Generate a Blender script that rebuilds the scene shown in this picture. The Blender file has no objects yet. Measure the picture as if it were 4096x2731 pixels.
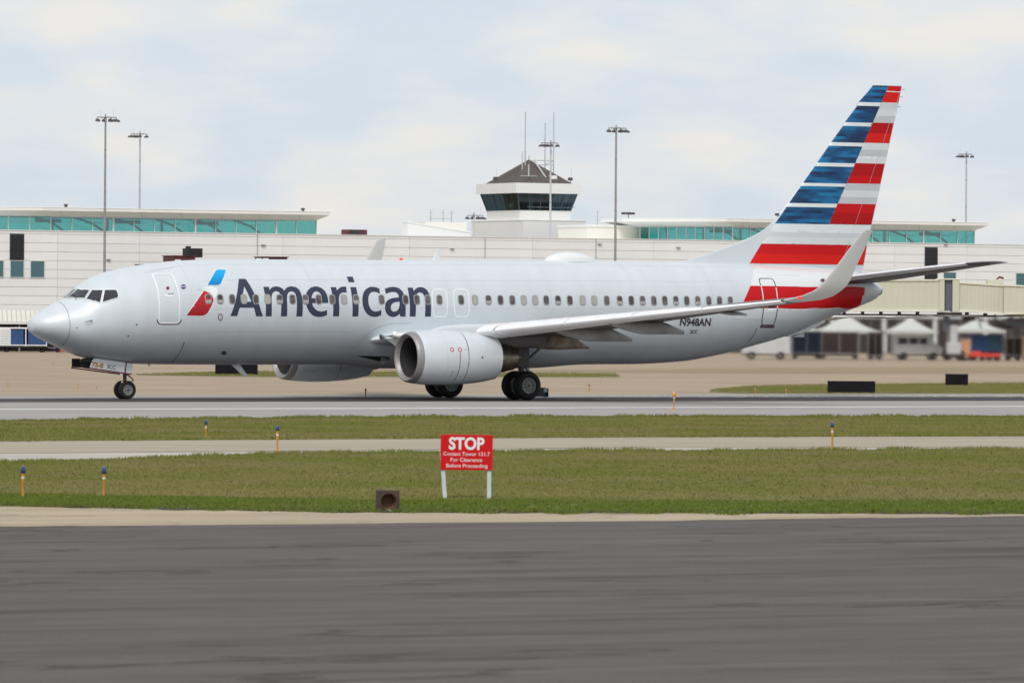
import bpy, bmesh, math, random
import numpy as np
from mathutils import Vector, Matrix
from mathutils.geometry import delaunay_2d_cdt

random.seed(7)
rng = np.random.default_rng(7)
sc = bpy.context.scene
R = math.radians
sin, cos, pi = math.sin, math.cos, math.pi

# ------------------------------------------------------------------ camera
EYE = 3.035                                   # eye height above the runway, metres
cd = bpy.data.cameras.new('camera')
cam = bpy.data.objects.new('camera', cd)
sc.collection.objects.link(cam)
cam.location = (0, 0, EYE)
cd.sensor_width = 36.0
cd.lens = 36.0 * 23486.2 / 4096.0
pitch = -math.atan((1365.5 - 1280.8) / 23486.2)
fwd = Vector((0, cos(pitch), sin(pitch)))
right = Vector((1, 0, 0))
up = right.cross(fwd)
roll = 0.00704
r2 = right * cos(roll) + up * sin(roll)
u2 = -right * sin(roll) + up * cos(roll)
cam.matrix_world = Matrix(((r2.x, u2.x, -fwd.x, 0), (r2.y, u2.y, -fwd.y, 0), (r2.z, u2.z, -fwd.z, EYE), (0, 0, 0, 1)))
cd.clip_start = 1.0
cd.clip_end = 9000
cd.dof.use_dof = True
cd.dof.focus_distance = 226
cd.dof.aperture_fstop = 5.6
sc.camera = cam

# ------------------------------------------------------------------ sky, sun, exposure
SUN_EL, SUN_AZ = R(47), R(190)                # high sun behind thin cloud, a little left of and behind the camera
w = bpy.data.worlds.new('World')
sc.world = w
w.use_nodes = True
nt = w.node_tree
nt.nodes.clear()
N = nt.nodes.new
L = nt.links.new
out = N('ShaderNodeOutputWorld')
bg = N('ShaderNodeBackground')
sky = N('ShaderNodeTexSky')
sky.sky_type = 'NISHITA'
sky.sun_disc = False
sky.sun_elevation = SUN_EL
sky.sun_rotation = SUN_AZ
tc = N('ShaderNodeTexCoord')
mp = N('ShaderNodeMapping')
mp.inputs['Scale'].default_value = (1, 1, 3.2)
L(tc.outputs['Generated'], mp.inputs['Vector'])
n1 = N('ShaderNodeTexNoise')
n1.inputs['Scale'].default_value = 19
n1.inputs['Detail'].default_value = 6
n1.inputs['Roughness'].default_value = .5
n1.inputs['Distortion'].default_value = .35
L(mp.outputs['Vector'], n1.inputs['Vector'])
n2 = N('ShaderNodeTexNoise')
n2.inputs['Scale'].default_value = 48
n2.inputs['Detail'].default_value = 5
L(mp.outputs['Vector'], n2.inputs['Vector'])
mixn = N('ShaderNodeMix')
mixn.inputs[0].default_value = .3
L(n1.outputs['Fac'], mixn.inputs[2])
L(n2.outputs['Fac'], mixn.inputs[3])
cr = N('ShaderNodeValToRGB')
e = cr.color_ramp.elements
e[0].position, e[0].color = .40, (.505, .57, .645, 1)
e[1].position, e[1].color = .62, (.672, .647, .618, 1)
m_ = cr.color_ramp.elements.new(.50)
m_.color = (.58, .61, .648, 1)
L(mixn.outputs[0], cr.inputs['Fac'])
gain = N('ShaderNodeMix')
gain.data_type = 'RGBA'
gain.inputs[0].default_value = .08
dim = N('ShaderNodeMix')
dim.data_type = 'RGBA'
dim.blend_type = 'MULTIPLY'
dim.inputs[0].default_value = 1
dim.inputs[7].default_value = (.1, .1, .1, 1)
L(sky.outputs['Color'], dim.inputs[6])
L(cr.outputs['Color'], gain.inputs[6])
L(dim.outputs[2], gain.inputs[7])
L(gain.outputs[2], bg.inputs['Color'])
bg.inputs['Strength'].default_value = 1.0
L(bg.outputs[0], out.inputs['Surface'])

sd = bpy.data.lights.new('sun', 'SUN')
sd.energy = 1.5
sd.angle = R(24)
sd.color = (1, .965, .91)
sun = bpy.data.objects.new('sun', sd)
sc.collection.objects.link(sun)
sdir = Vector((sin(SUN_AZ) * cos(SUN_EL), cos(SUN_AZ) * cos(SUN_EL), sin(SUN_EL)))
sun.rotation_euler = sdir.to_track_quat('Z', 'Y').to_euler()
sun.location = (0, 0, 60)

sc.view_settings.view_transform = 'Standard'
sc.view_settings.look = 'None'
sc.view_settings.exposure = 0.36
sc.view_settings.gamma = 1.0
sc.view_settings.use_curve_mapping = False

# ------------------------------------------------------------------ helpers
col = sc.collection


def tag(o, label=None, cat=None, group=None, kind=None):
    if label: o['label'] = label
    if cat: o['category'] = cat
    if group: o['group'] = group
    if kind: o['kind'] = kind
    return o


def thing(name, label, cat, loc=(0, 0, 0), rz=0, group=None, rx=0, ry=0):
    o = bpy.data.objects.new(name, None)
    o.empty_display_size = .3
    o.location = loc
    o.rotation_euler = (rx, ry, rz)
    col.objects.link(o)
    return tag(o, label, cat, group)


def mesh(name, V, F, mat, parent=None, smooth=False):
    me = bpy.data.meshes.new(name)
    me.from_pydata([tuple(v) for v in V], [], [tuple(f) for f in F])
    me.validate()
    me.update()
    return link(name, me, mat, parent, smooth)


def link(name, me, mat, parent=None, smooth=False):
    if mat is not None and not me.materials: me.materials.append(mat)
    if smooth:
        me.polygons.foreach_set('use_smooth', [True] * len(me.polygons))
    o = bpy.data.objects.new(name, me)
    col.objects.link(o)
    if parent: o.parent = parent
    return o


def copy_tree(o, parent=None):
    c = o.copy()
    col.objects.link(c)
    c.parent = parent
    for ch in list(o.children): copy_tree(ch, c)
    return c


class MB:
    def __init__(s): s.V, s.F = [], []

    def add(s, V, F):
        b = len(s.V)
        s.V += [tuple(v) for v in V]
        s.F += [tuple(i + b for i in f) for f in F]
        return s

    def box(s, c, d, rz=0, rx=0, ry=0):
        m = Matrix.Translation(c) @ Matrix.Rotation(rz, 4, 'Z') @ Matrix.Rotation(ry, 4, 'Y') @ Matrix.Rotation(rx, 4, 'X')
        V = [m @ Vector((x * d[0] / 2, y * d[1] / 2, z * d[2] / 2)) for x in (-1, 1) for y in (-1, 1) for z in (-1, 1)]
        return s.add(V, [(0, 1, 3, 2), (4, 6, 7, 5), (0, 4, 5, 1), (2, 3, 7, 6), (0, 2, 6, 4), (1, 5, 7, 3)])

    def bbox(s, c, d, b=.02):                       # box with chamfered edges
        bm = bmesh.new()
        bmesh.ops.create_cube(bm, size=1)
        bmesh.ops.scale(bm, vec=d, verts=bm.verts)
        bmesh.ops.bevel(bm, geom=bm.edges[:], offset=b, segments=2, affect='EDGES', profile=.5)
        bm.verts.ensure_lookup_table()
        V = [v.co + Vector(c) for v in bm.verts]
        F = [[v.index for v in f.verts] for f in bm.faces]
        bm.free()
        return s.add(V, F)

    def tube(s, pts, r, n=10, cap=True):
        pts = [Vector(p) for p in pts]
        rs = r if isinstance(r, (list, tuple)) else [r] * len(pts)
        V = []
        for i, p in enumerate(pts):
            t = (pts[min(i + 1, len(pts) - 1)] - pts[max(i - 1, 0)]).normalized()
            a = t.orthogonal().normalized() if abs(t.z) < .99 else Vector((1, 0, 0))
            b = t.cross(a)
            V += [p + (a * cos(2 * pi * k / n) + b * sin(2 * pi * k / n)) * rs[i] for k in range(n)]
        F = [(i * n + k, i * n + (k + 1) % n, (i + 1) * n + (k + 1) % n, (i + 1) * n + k) for i in range(len(pts) - 1) for k in range(n)]
        if cap: F += [tuple(range(n))[::-1], tuple(range((len(pts) - 1) * n, len(pts) * n))]
        return s.add(V, F)

    def lathe(s, prof, axis='X', c=(0, 0, 0), n=48, zs=1.0):   # prof: (along, radius)
        V, F = [], []
        for a, r in prof:
            for k in range(n):
                t = 2 * pi * k / n
                p, q = r * cos(t), r * sin(t) * zs
                V.append({'X': (c[0] + a, c[1] + p, c[2] + q), 'Y': (c[0] + q, c[1] + a, c[2] + p), 'Z': (c[0] + p, c[1] + q, c[2] + a)}[axis])
        for i in range(len(prof) - 1):
            for k in range(n):
                F.append((i * n + k, i * n + (k + 1) % n, (i + 1) * n + (k + 1) % n, (i + 1) * n + k))
        return s.add(V, F)

    def prism(s, poly, f0, f1):                     # poly in 2d, f0/f1 map (a,b) -> 3d
        n = len(poly)
        V = [f0(*p) for p in poly] + [f1(*p) for p in poly]
        F = [tuple(range(n)), tuple(range(n, 2 * n))[::-1]] + [(i, (i + 1) % n, n + (i + 1) % n, n + i) for i in range(n)]
        return s.add(V, F)

    def loft(s, rings, cap=True):
        n = len(rings[0])
        V = [p for r in rings for p in r]
        F = [(i * n + k, i * n + (k + 1) % n, (i + 1) * n + (k + 1) % n, (i + 1) * n + k) for i in range(len(rings) - 1) for k in range(n)]
        if cap: F += [tuple(range(n))[::-1], tuple(range((len(rings) - 1) * n, len(rings) * n))]
        return s.add(V, F)

    def build(s, name, mat, parent=None, smooth=False):
        o = mesh(name, s.V, s.F, mat, parent, smooth)
        bm = bmesh.new()
        bm.from_mesh(o.data)
        bmesh.ops.recalc_face_normals(bm, faces=bm.faces)
        bm.to_mesh(o.data)
        bm.free()
        if smooth:
            try: o.data.set_sharp_from_angle(angle=R(40))
            except Exception: pass
        return o


def mat(name, c, rough=.6, metal=0., var=0., scale=3., c2=None, bump=0., bscale=None, stretch=(1, 1, 1), coat=0., spec=.5, detail=5, coord='Object', ramp=(.35, .65)):
    m = bpy.data.materials.new(name)
    m.use_nodes = True
    t = m.node_tree
    p = t.nodes['Principled BSDF']
    p.inputs['Roughness'].default_value = rough
    p.inputs['Metallic'].default_value = metal
    p.inputs['Coat Weight'].default_value = coat
    p.inputs['Coat Roughness'].default_value = .15
    p.inputs['Specular IOR Level'].default_value = spec
    if var or c2 or bump:
        tc = t.nodes.new('ShaderNodeTexCoord')
        mp = t.nodes.new('ShaderNodeMapping')
        mp.inputs['Scale'].default_value = stretch
        if coord == 'World':
            g = t.nodes.new('ShaderNodeNewGeometry')
            t.links.new(g.outputs['Position'], mp.inputs['Vector'])
        else:
            t.links.new(tc.outputs[coord], mp.inputs['Vector'])
        nz = t.nodes.new('ShaderNodeTexNoise')
        nz.inputs['Scale'].default_value = scale
        nz.inputs['Detail'].default_value = detail
        t.links.new(mp.outputs['Vector'], nz.inputs['Vector'])
        r = t.nodes.new('ShaderNodeValToRGB')
        r.color_ramp.elements[0].position, r.color_ramp.elements[1].position = ramp
        d = c2 if c2 else tuple(x * (1 - var) for x in c)
        r.color_ramp.elements[0].color = (*d, 1)
        r.color_ramp.elements[1].color = (*c, 1)
        t.links.new(nz.outputs['Fac'], r.inputs['Fac'])
        t.links.new(r.outputs['Color'], p.inputs['Base Color'])
        if bump:
            b = t.nodes.new('ShaderNodeBump')
            b.inputs['Strength'].default_value = bump
            b.inputs['Distance'].default_value = .02
            if bscale:
                nb = t.nodes.new('ShaderNodeTexNoise')
                nb.inputs['Scale'].default_value = bscale
                nb.inputs['Detail'].default_value = 4
                t.links.new(mp.outputs['Vector'], nb.inputs['Vector'])
                t.links.new(nb.outputs['Fac'], b.inputs['Height'])
            else:
                t.links.new(nz.outputs['Fac'], b.inputs['Height'])
            t.links.new(b.outputs['Normal'], p.inputs['Normal'])
    else:
        p.inputs['Base Color'].default_value = (*c, 1)
    return m


def glass_mat(name, tint, gloss=.12):
    m = bpy.data.materials.new(name)
    m.use_nodes = True
    t = m.node_tree
    t.nodes.clear()
    o = t.nodes.new('ShaderNodeOutputMaterial')
    a = t.nodes.new('ShaderNodeBsdfTransparent')
    a.inputs[0].default_value = (*tint, 1)
    g = t.nodes.new('ShaderNodeBsdfGlossy')
    g.inputs['Roughness'].default_value = .05
    g.inputs[0].default_value = (.8, .95, .95, 1)
    x = t.nodes.new('ShaderNodeMixShader')
    x.inputs[0].default_value = gloss
    t.links.new(a.outputs[0], x.inputs[1])
    t.links.new(g.outputs[0], x.inputs[2])
    t.links.new(x.outputs[0], o.inputs[0])
    return m


def text_mesh(body, size=1., shear=0., offset=0., align='LEFT', space=1.):
    c = bpy.data.curves.new('text', 'FONT')
    c.body = body
    c.size = size
    c.shear = shear
    c.offset = offset
    c.align_x = align
    c.space_character = space
    c.resolution_u = 4
    o = bpy.data.objects.new('text', c)
    col.objects.link(o)
    dg = bpy.context.evaluated_depsgraph_get()
    dg.update()
    me = bpy.data.meshes.new_from_object(o.evaluated_get(dg))
    V = [tuple(v.co) for v in me.vertices]
    F = [tuple(p.vertices) for p in me.polygons]
    bpy.data.objects.remove(o)
    bpy.data.curves.remove(c)
    bpy.data.meshes.remove(me)
    return V, F


def pchip(xs, ys):
    n = len(xs)
    h = [xs[i + 1] - xs[i] for i in range(n - 1)]
    d = [(ys[i + 1] - ys[i]) / h[i] for i in range(n - 1)]
    m = [d[0]] + [0] * (n - 2) + [d[-1]]
    for i in range(1, n - 1):
        if d[i - 1] * d[i] > 0:
            w1 = 2 * h[i] + h[i - 1]
            w2 = h[i] + 2 * h[i - 1]
            m[i] = (w1 + w2) / (w1 / d[i - 1] + w2 / d[i])

    def f(x):
        if x <= xs[0]: return ys[0]
        if x >= xs[-1]: return ys[-1]
        i = 0
        while x > xs[i + 1]: i += 1
        t = (x - xs[i]) / h[i]
        t2, t3 = t * t, t * t * t
        return (2 * t3 - 3 * t2 + 1) * ys[i] + (t3 - 2 * t2 + t) * h[i] * m[i] + (-2 * t3 + 3 * t2) * ys[i + 1] + (t3 - t2) * h[i] * m[i + 1]
    return f


def lerp(x, xs, ys): return float(np.interp(x, xs, ys))

# ------------------------------------------------------------------ ground
AX = R(31.05)                                  # heading of the runway and of everything laid out along it


def road_mat(name, c, streak, amount, rough=.85, fine=.12, dark=None, dirt=None):
    """paving: long streaks along the runway, blotches and fine aggregate"""
    m = bpy.data.materials.new(name)
    m.use_nodes = True
    t = m.node_tree
    p = t.nodes['Principled BSDF']
    p.inputs['Roughness'].default_value = rough
    p.inputs['Specular IOR Level'].default_value = .25
    g = t.nodes.new('ShaderNodeNewGeometry')
    vr = t.nodes.new('ShaderNodeVectorRotate')
    vr.rotation_type = 'Z_AXIS'
    vr.inputs['Angle'].default_value = -R(27)
    t.links.new(g.outputs['Position'], vr.inputs['Vector'])

    def noise(sx, sy, scale, det, lo, hi, a, b):
        mp = t.nodes.new('ShaderNodeMapping')
        mp.inputs['Scale'].default_value = (sx, sy, 1)
        t.links.new(vr.outputs[0], mp.inputs['Vector'])
        n = t.nodes.new('ShaderNodeTexNoise')
        n.inputs['Scale'].default_value = scale
        n.inputs['Detail'].default_value = det
        n.inputs['Roughness'].default_value = .6
        t.links.new(mp.outputs[0], n.inputs['Vector'])
        r = t.nodes.new('ShaderNodeMapRange')
        r.inputs[1].default_value, r.inputs[2].default_value = lo, hi
        r.inputs[3].default_value, r.inputs[4].default_value = a, b
        t.links.new(n.outputs['Fac'], r.inputs[0])
        return r.outputs[0]

    def mul(a, b):
        x = t.nodes.new('ShaderNodeMath')
        x.operation = 'MULTIPLY'
        t.links.new(a, x.inputs[0])
        t.links.new(b, x.inputs[1])
        return x.outputs[0]
    v = noise(.05 if not dark else .16, .9, streak, 7, .35, .68, 1 - amount, 1 + amount * .6)
    v = mul(v, noise(.22, .22, .8, 5, .3, .7, 1 - amount * .7, 1 + amount * .5))
    v = mul(v, noise(.10, .45, 1.6, 7, .42, .66, 1 + amount * .25, 1 - amount * .9))
    v = mul(v, noise(1, 1, 22, 4, .3, .7, 1 - fine, 1 + fine))
    if dark:
        # wavy sealed cracks: thin contour lines of a stretched noise, broken up by a second one
        mp = t.nodes.new('ShaderNodeMapping')
        mp.inputs['Scale'].default_value = (.17, .60, 1)
        t.links.new(vr.outputs[0], mp.inputs['Vector'])
        n = t.nodes.new('ShaderNodeTexNoise')
        n.inputs['Scale'].default_value = 1.0
        n.inputs['Detail'].default_value = 5
        n.inputs['Roughness'].default_value = .55
        t.links.new(mp.outputs[0], n.inputs['Vector'])
        d1 = t.nodes.new('ShaderNodeMath')
        d1.operation = 'PINGPONG'
        d1.inputs[1].default_value = .11
        t.links.new(n.outputs['Fac'], d1.inputs[0])
        r = t.nodes.new('ShaderNodeMapRange')
        r.inputs[1].default_value, r.inputs[2].default_value = .005, .018
        r.inputs[3].default_value, r.inputs[4].default_value = .58, 0
        t.links.new(d1.outputs[0], r.inputs[0])
        gate = noise(.12, .35, .9, 3, .47, .56, 0, 1)
        k = mul(r.outputs[0], gate)
        inv = t.nodes.new('ShaderNodeMath')
        inv.operation = 'SUBTRACT'
        inv.inputs[0].default_value = 1
        t.links.new(k, inv.inputs[1])
        v = mul(v, inv.outputs[0])
        v = mul(v, noise(.20, 1.25, dark[0], 6, dark[1], dark[1] + .07, 1, dark[2]))
        v = mul(v, noise(.16, 1.0, dark[0] * 1.7, 6, dark[1] + .01, dark[1] + .06, 1, 1 + (1 - dark[2]) * .55))
    cc = t.nodes.new('ShaderNodeMix')
    cc.data_type = 'RGBA'
    cc.blend_type = 'MULTIPLY'
    cc.inputs[0].default_value = 1
    cc.inputs[6].default_value = (*c, 1)
    t.links.new(v, cc.inputs[7])
    t.links.new(cc.outputs[2], p.inputs['Base Color'])
    b = t.nodes.new('ShaderNodeBump')
    b.inputs['Strength'].default_value = .25
    b.inputs['Distance'].default_value = .01
    t.links.new(v, b.inputs['Height'])
    t.links.new(b.outputs['Normal'], p.inputs['Normal'])
    return m


M_ground = road_mat('sandy concrete apron', (.385, .30, .205), .5, .16)
M_asphalt = road_mat('old grey asphalt', (.106, .091, .083), 1.1, .16, dark=(.8, .56, .68), fine=.22)
M_shoulder = road_mat('tan concrete shoulder', (.43, .345, .235), .9, .12, dark=(.7, .62, .80), fine=.16)
M_taxi = road_mat('beige concrete', (.385, .335, .25), .4, .07)
M_taxi2 = road_mat('pale concrete', (.47, .43, .375), .4, .07)
M_runway = road_mat('grey grooved concrete', (.345, .32, .305), .5, .09)
M_rubber = road_mat('rubber and shadow darkened concrete', (.058, .047, .048), .6, .15)  # rubber marks, darkened further for the contact shadow under the airliner
M_white = mat('white road paint', (.78, .78, .76), .7, var=.15, scale=.7, coord='World')
M_soil = mat('grass soil', (.19, .175, .05), .95, var=.2, scale=.5, coord='World')
M_dry = mat('dry grass', (.30, .225, .12), .95, var=.2, scale=.15, coord='World')
M_far_grass = mat('far grass', (.17, .165, .045), .95, c2=(.22, .185, .075), scale=.35, coord='World', bump=.4)
M_mud = mat('bare verge soil', (.085, .065, .035), .95, var=.4, scale=2, coord='World')

E_ASPH = [(-60, 66), (-40, 72), (-7.38, 84.91), (-2.38, 87.18), (1.35, 88.92), (8.13, 92.7), (14, 93.7), (60, 100.2)]
E_SHOUL = [(-60, 112), (-40, 105), (-8.18, 94.1), (-5.5, 93.1), (-2.52, 92.25), (1.41, 92.86), (8.2, 93.83), (14, 94.7), (60, 101.2)]
E_G2 = [(-60, 92), (-40, 97), (-20, 106), (-13, 116), (-10.52, 120.91), (-8.73, 124.68), (-6, 129.8), (-3.66, 133.31), (2.07, 136.38), (12.36, 141.51), (60, 166)]
E_TXL = [(-60, 104), (-11.35, 130.42), (-3.72, 135.59), (2.13, 140.69), (12.64, 144.67), (60, 169)]
E_TXF = [(-60, 114), (-12.47, 143.26), (-4.08, 148.59), (2.32, 153.07), (13.87, 158.85), (60, 184)]
E_RWN = [(-60, 141), (-14.9, 171.11), (-4.97, 181.05), (2.81, 185.78), (16.74, 191.75), (80, 226)]
E_WHT = [(-60, 163.5), (-16.75, 192.35), (-5.49, 199.82), (3.1, 205.61), (18.87, 216.17), (80, 257)]
E_DK0 = [(-60, 181), (-18.18, 208.68), (-5.96, 216.84), (3.35, 222.28), (20.29, 232.38), (80, 268)]
E_DK1 = [(-60, 187), (-18.95, 217.6), (-6.25, 227.21), (3.52, 233.18), (21.4, 245.16), (80, 284)]


def off(e, d): return [(x, y + d) for x, y in e]


def strip(name, e0, e1, m, z, x0=-60., x1=60., step=.5, ragged=0.):
    V, F = [], []
    xs = np.arange(x0, x1 + step, step)
    for i, x in enumerate(xs):
        j0, j1 = (rng.normal(0, ragged, 2) if ragged else (0, 0))
        V += [(x, lerp(x, *zip(*e0)) + j0, z), (x, lerp(x, *zip(*e1)) + j1, z)]
        if i: F.append((2 * i - 2, 2 * i, 2 * i + 1, 2 * i - 1))
    return tag(mesh(name, V, F, m), kind='structure')


gs = 6000
tag(mesh('ground', [(-gs, -200, -.03), (gs, -200, -.03), (gs, 7000, -.03), (-gs, 7000, -.03)], [(0, 1, 2, 3)], M_ground), kind='structure')
NEAR = [(-60, 12), (60, 12)]
strip('apron', NEAR, E_ASPH, M_asphalt, 0)
strip('concrete_shoulder', E_ASPH, E_SHOUL, M_shoulder, .003, ragged=.05)
strip('near_verge', E_SHOUL, E_G2, M_soil, .006, ragged=.12)
strip('verge_edge', off(E_SHOUL, -.1), off(E_SHOUL, .75), M_mud, .014, ragged=.16, step=.25)
strip('taxiway_edge', E_G2, E_TXL, M_taxi2, 0)
strip('taxiway', E_TXL, E_TXF, M_taxi, 0)
strip('taxiway_joint', off(E_TXL, -.1), off(E_TXL, .12), M_mud, .006, step=1, ragged=.03)
strip('far_verge', E_TXF, E_RWN, M_soil, .006, ragged=.12)
strip('runway', E_RWN, off(E_DK1, 9), M_runway, -.004)
strip('runway_edge_line', off(E_WHT, -.75), off(E_WHT, .75), M_white, .001, ragged=.02)
strip('rubber_shadow_band', E_DK0, E_DK1, M_rubber, .0, ragged=.1)


def patch(name, pts, m, z):
    return tag(mesh(name, [(x, y, z) for x, y in pts], [tuple(range(len(pts)))], m), kind='structure')


patch('dry_verge', [(-12, 352), (4.5, 349.3), (14.3, 352), (31.9, 366), (75, 392), (80, 446), (36.6, 420), (16, 392), (4.8, 366), (-12, 358)], M_dry, -.018)
RG = [(8.6, 256), (10.0, 251.5), (12.5, 252.5), (22.2, 258), (70, 287), (70, 330), (26.5, 303.6), (15.3, 287), (11.5, 279), (9.4, 266)]
LG = [(-20.3, 314.2), (-15.6, 309.2), (-13, 308.4), (-6, 313.6), (6, 321), (6, 338), (-6.4, 338.9), (-14.2, 337.6), (-16.8, 332)]
patch('far_grass_right', RG, M_far_grass, -.014)
patch('far_grass_left', LG, M_far_grass, -.014)


# grass blades -----------------------------------------------------
def vnoise(x, y, s, k=9, seed=1):
    r = np.random.default_rng(seed)
    v = np.zeros_like(x)
    for i in range(k):
        a, f, p = r.uniform(0, pi), s * r.uniform(.5, 2.2), r.uniform(0, 6.28)
        v += np.sin((x * np.cos(a) + y * np.sin(a)) * f * 6.28 + p + 1.5 * np.sin((x * np.sin(a) - y * np.cos(a)) * f * 3.1 + p))
    return v / k ** .5


M_grass = bpy.data.materials.new('grass blades')
M_grass.use_nodes = True
_t = M_grass.node_tree
_p = _t.nodes['Principled BSDF']
_p.inputs['Roughness'].default_value = .8
_p.inputs['Specular IOR Level'].default_value = .2
_a = _t.nodes.new('ShaderNodeVertexColor')
_a.layer_name = 'Col'
_t.links.new(_a.outputs['Color'], _p.inputs['Base Color'])


def blades(name, xs, ys, hts, cols, wid, label):
    n = len(xs)
    k = 5
    X = np.repeat(xs, k) + rng.normal(0, .035, n * k)
    Y = np.repeat(ys, k) + rng.normal(0, .035, n * k)
    H = np.repeat(hts, k) * rng.uniform(.45, 1.25, n * k)
    A = rng.uniform(0, 2 * pi, n * k)
    W = wid * rng.uniform(.6, 1.4, n * k)
    lean = rng.normal(0, .45, (n * k, 2)) * H[:, None]
    P = np.zeros((n * k, 3, 3), np.float32)
    P[:, 0] = np.stack([X - np.cos(A) * W, Y - np.sin(A) * W, np.full(n * k, .004)], 1)
    P[:, 1] = np.stack([X + np.cos(A) * W, Y + np.sin(A) * W, np.full(n * k, .004)], 1)
    P[:, 2] = np.stack([X + lean[:, 0], Y + lean[:, 1], H], 1)
    nn = np.cross(P[:, 1] - P[:, 0], P[:, 2] - P[:, 0])
    fl = nn[:, 1] > 0                                  # wind all blades the same way round
    P[fl] = P[fl][:, [1, 0, 2]]
    me = bpy.data.meshes.new(name)
    me.vertices.add(n * k * 3)
    me.vertices.foreach_set('co', P.ravel())
    me.loops.add(n * k * 3)
    me.loops.foreach_set('vertex_index', np.arange(n * k * 3, dtype=np.int32))
    me.polygons.add(n * k)
    me.polygons.foreach_set('loop_start', np.arange(0, n * k * 3, 3, dtype=np.int32))
    me.update()
    nv = np.zeros((n * k * 3, 3), np.float32)
    nv[:, 2] = 1
    nv[:, :2] = np.repeat(rng.normal(0, .10, (n * k, 2)), 3, 0)
    nv[:, 1] -= .15
    nv /= np.linalg.norm(nv, axis=1)[:, None]
    me.normals_split_custom_set_from_vertices(nv.tolist())
    ca = me.color_attributes.new('Col', 'FLOAT_COLOR', 'POINT')
    C = np.repeat(cols, k, 0) * rng.uniform(.93, 1.07, (n * k, 1))
    C = np.concatenate([np.repeat(C, 3, 0), np.ones((n * k * 3, 1))], 1).astype(np.float32)
    ca.data.foreach_set('color', C.ravel())
    o = link(name, me, M_grass)
    return tag(o, label, 'grass', kind='stuff')


def verge_grass(name, e0, e1, n, ht, wid, label, seed, front):
    x = rng.uniform(-26, 26, n * 3)
    y0 = np.interp(x, *zip(*e0))
    y1 = np.interp(x, *zip(*e1))
    y = y0 + (y1 - y0) * rng.uniform(-.004, 1.004, n * 3)
    ok = (np.abs(x) < y * .087 + 3)
    x, y, y0, y1 = [q[ok][:n] for q in (x, y, y0, y1)]
    y = y - .45 * np.clip(vnoise(x, 0 * x, .45, seed=seed + 7), 0, 2) * np.exp(-(y - y0) / .5) + .6 * np.clip(vnoise(x, 0 * x, .35, seed=seed + 8), -1, 2) * np.exp(-(y1 - y) / .7)
    a = np.clip(.5 + .36 * vnoise(x, y, .10, seed=seed) + .26 * vnoise(x, y, .45, seed=seed + 1), 0, 1)
    green, straw = np.array((.157, .174, .030)), np.array((.220, .193, .070))
    lush = np.array((.105, .145, .016))
    c = green * (1 - a[:, None]) + straw * a[:, None]
    if front:
        d = y - y0
        b = np.clip(1 - (d - 5.6 - .5 * vnoise(x, y, .2, seed=5)) / 1.2, 0, 1)[:, None]        # mown lush band beside the paving
        c = c * (1 - b) + (lush * .9 + green * .1) * b
        s = np.clip(1 - np.abs(d - 9) / 3.2, 0, 1)[:, None] * .6                                 # worn pale band behind it
        c = c * (1 - s) + straw * 1.08 * s
        e = np.clip(1 - np.abs(d - .35) / .55, 0, 1)[:, None] * .6
        c = c * (1 - e) + np.array((.10, .08, .035)) * e
    else:
        e = np.clip(1 - (y1 - y) / 5, 0, 1)[:, None] * .5
        c = c * (1 - e) + green * .72 * e
    f = np.clip(1 - (y1 - y) / 3.5, 0, 1)[:, None] * .55
    c = c * (1 - f) + green * .95 * f
    edge = 1 + 1.1 * np.clip(1 - (y1 - y) / 1.3, 0, 1) + .5 * np.clip(1 - (y - y0) / .8, 0, 1)
    h = edge * ht * (.7 + .5 * np.clip(vnoise(x, y, .3, seed=seed + 3) * .5 + .5, 0, 1))
    return blades(name, x, y, h, c, wid, label)


verge_grass('near_grass', E_SHOUL, E_G2, 120000, .042, .015, 'green and straw-coloured mown grass around the red stop sign', 11, True)
verge_grass('far_grass', E_TXF, E_RWN, 90000, .048, .020, 'olive mown grass strip between the taxiway and the runway', 23, False)


def poly_grass(name, poly, n, label):
    P = np.array(poly)
    x = rng.uniform(P[:, 0].min(), min(P[:, 0].max(), 34), n * 3)
    y = rng.uniform(P[:, 1].min(), P[:, 1].max(), n * 3)
    ins = np.zeros(len(x), bool)
    j = len(P) - 1
    for i in range(len(P)):
        cnd = ((P[i, 1] > y) != (P[j, 1] > y)) & (x < (P[j, 0] - P[i, 0]) * (y - P[i, 1]) / (P[j, 1] - P[i, 1] + 1e-9) + P[i, 0])
        ins ^= cnd
        j = i
    x, y = x[ins][:n], y[ins][:n]
    a = np.clip(.4 + .4 * vnoise(x, y, .08, seed=3), 0, 1)[:, None]
    c = np.array((.16, .175, .035)) * (1 - a) + np.array((.225, .19, .075)) * a
    return blades(name, x, y, np.full(len(x), .055), c, .04, label)


poly_grass('runway_side_grass', RG, 9000, 'green grass wedge behind the runway around the black sign backs')
poly_grass('taxiway_island_grass', LG, 5000, 'thin green grass sliver seen beneath the airliner belly')

# ------------------------------------------------------------------ airliner
M_skin = mat('silver-grey fuselage paint', (.64, .69, .722), .42, .10, var=.05, scale=1.2, stretch=(1.5, 1, .25), coat=.12)
M_skinw = mat('white tail paint', (.74, .76, .77), .32, .0, coat=.6)
M_band = mat('pale grey tail paint', (.66, .69, .70), .32, .0, coat=.6)
M_wing = mat('shade-darkened wing grey', (.11, .106, .108), .45, .1, var=.15, scale=1.3)  # wing grey darkened, shade of the underside put into the colour
M_wlt = mat('light grey winglet paint', (.55, .55, .53), .35, var=.05, scale=1)
M_slat = mat('white slat paint', (.84, .84, .85), .32, .05, var=.07, scale=2.5, stretch=(1, .3, 1))
M_cowl = mat('pale engine cowl paint', (.65, .695, .725), .38, .12, var=.05, scale=2, coat=.35)
M_lip = mat('bare inlet metal', (.34, .325, .32), .5, .5, var=.1, scale=5)
M_duct = mat('inlet duct lining', (.035, .033, .036), .6)
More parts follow.
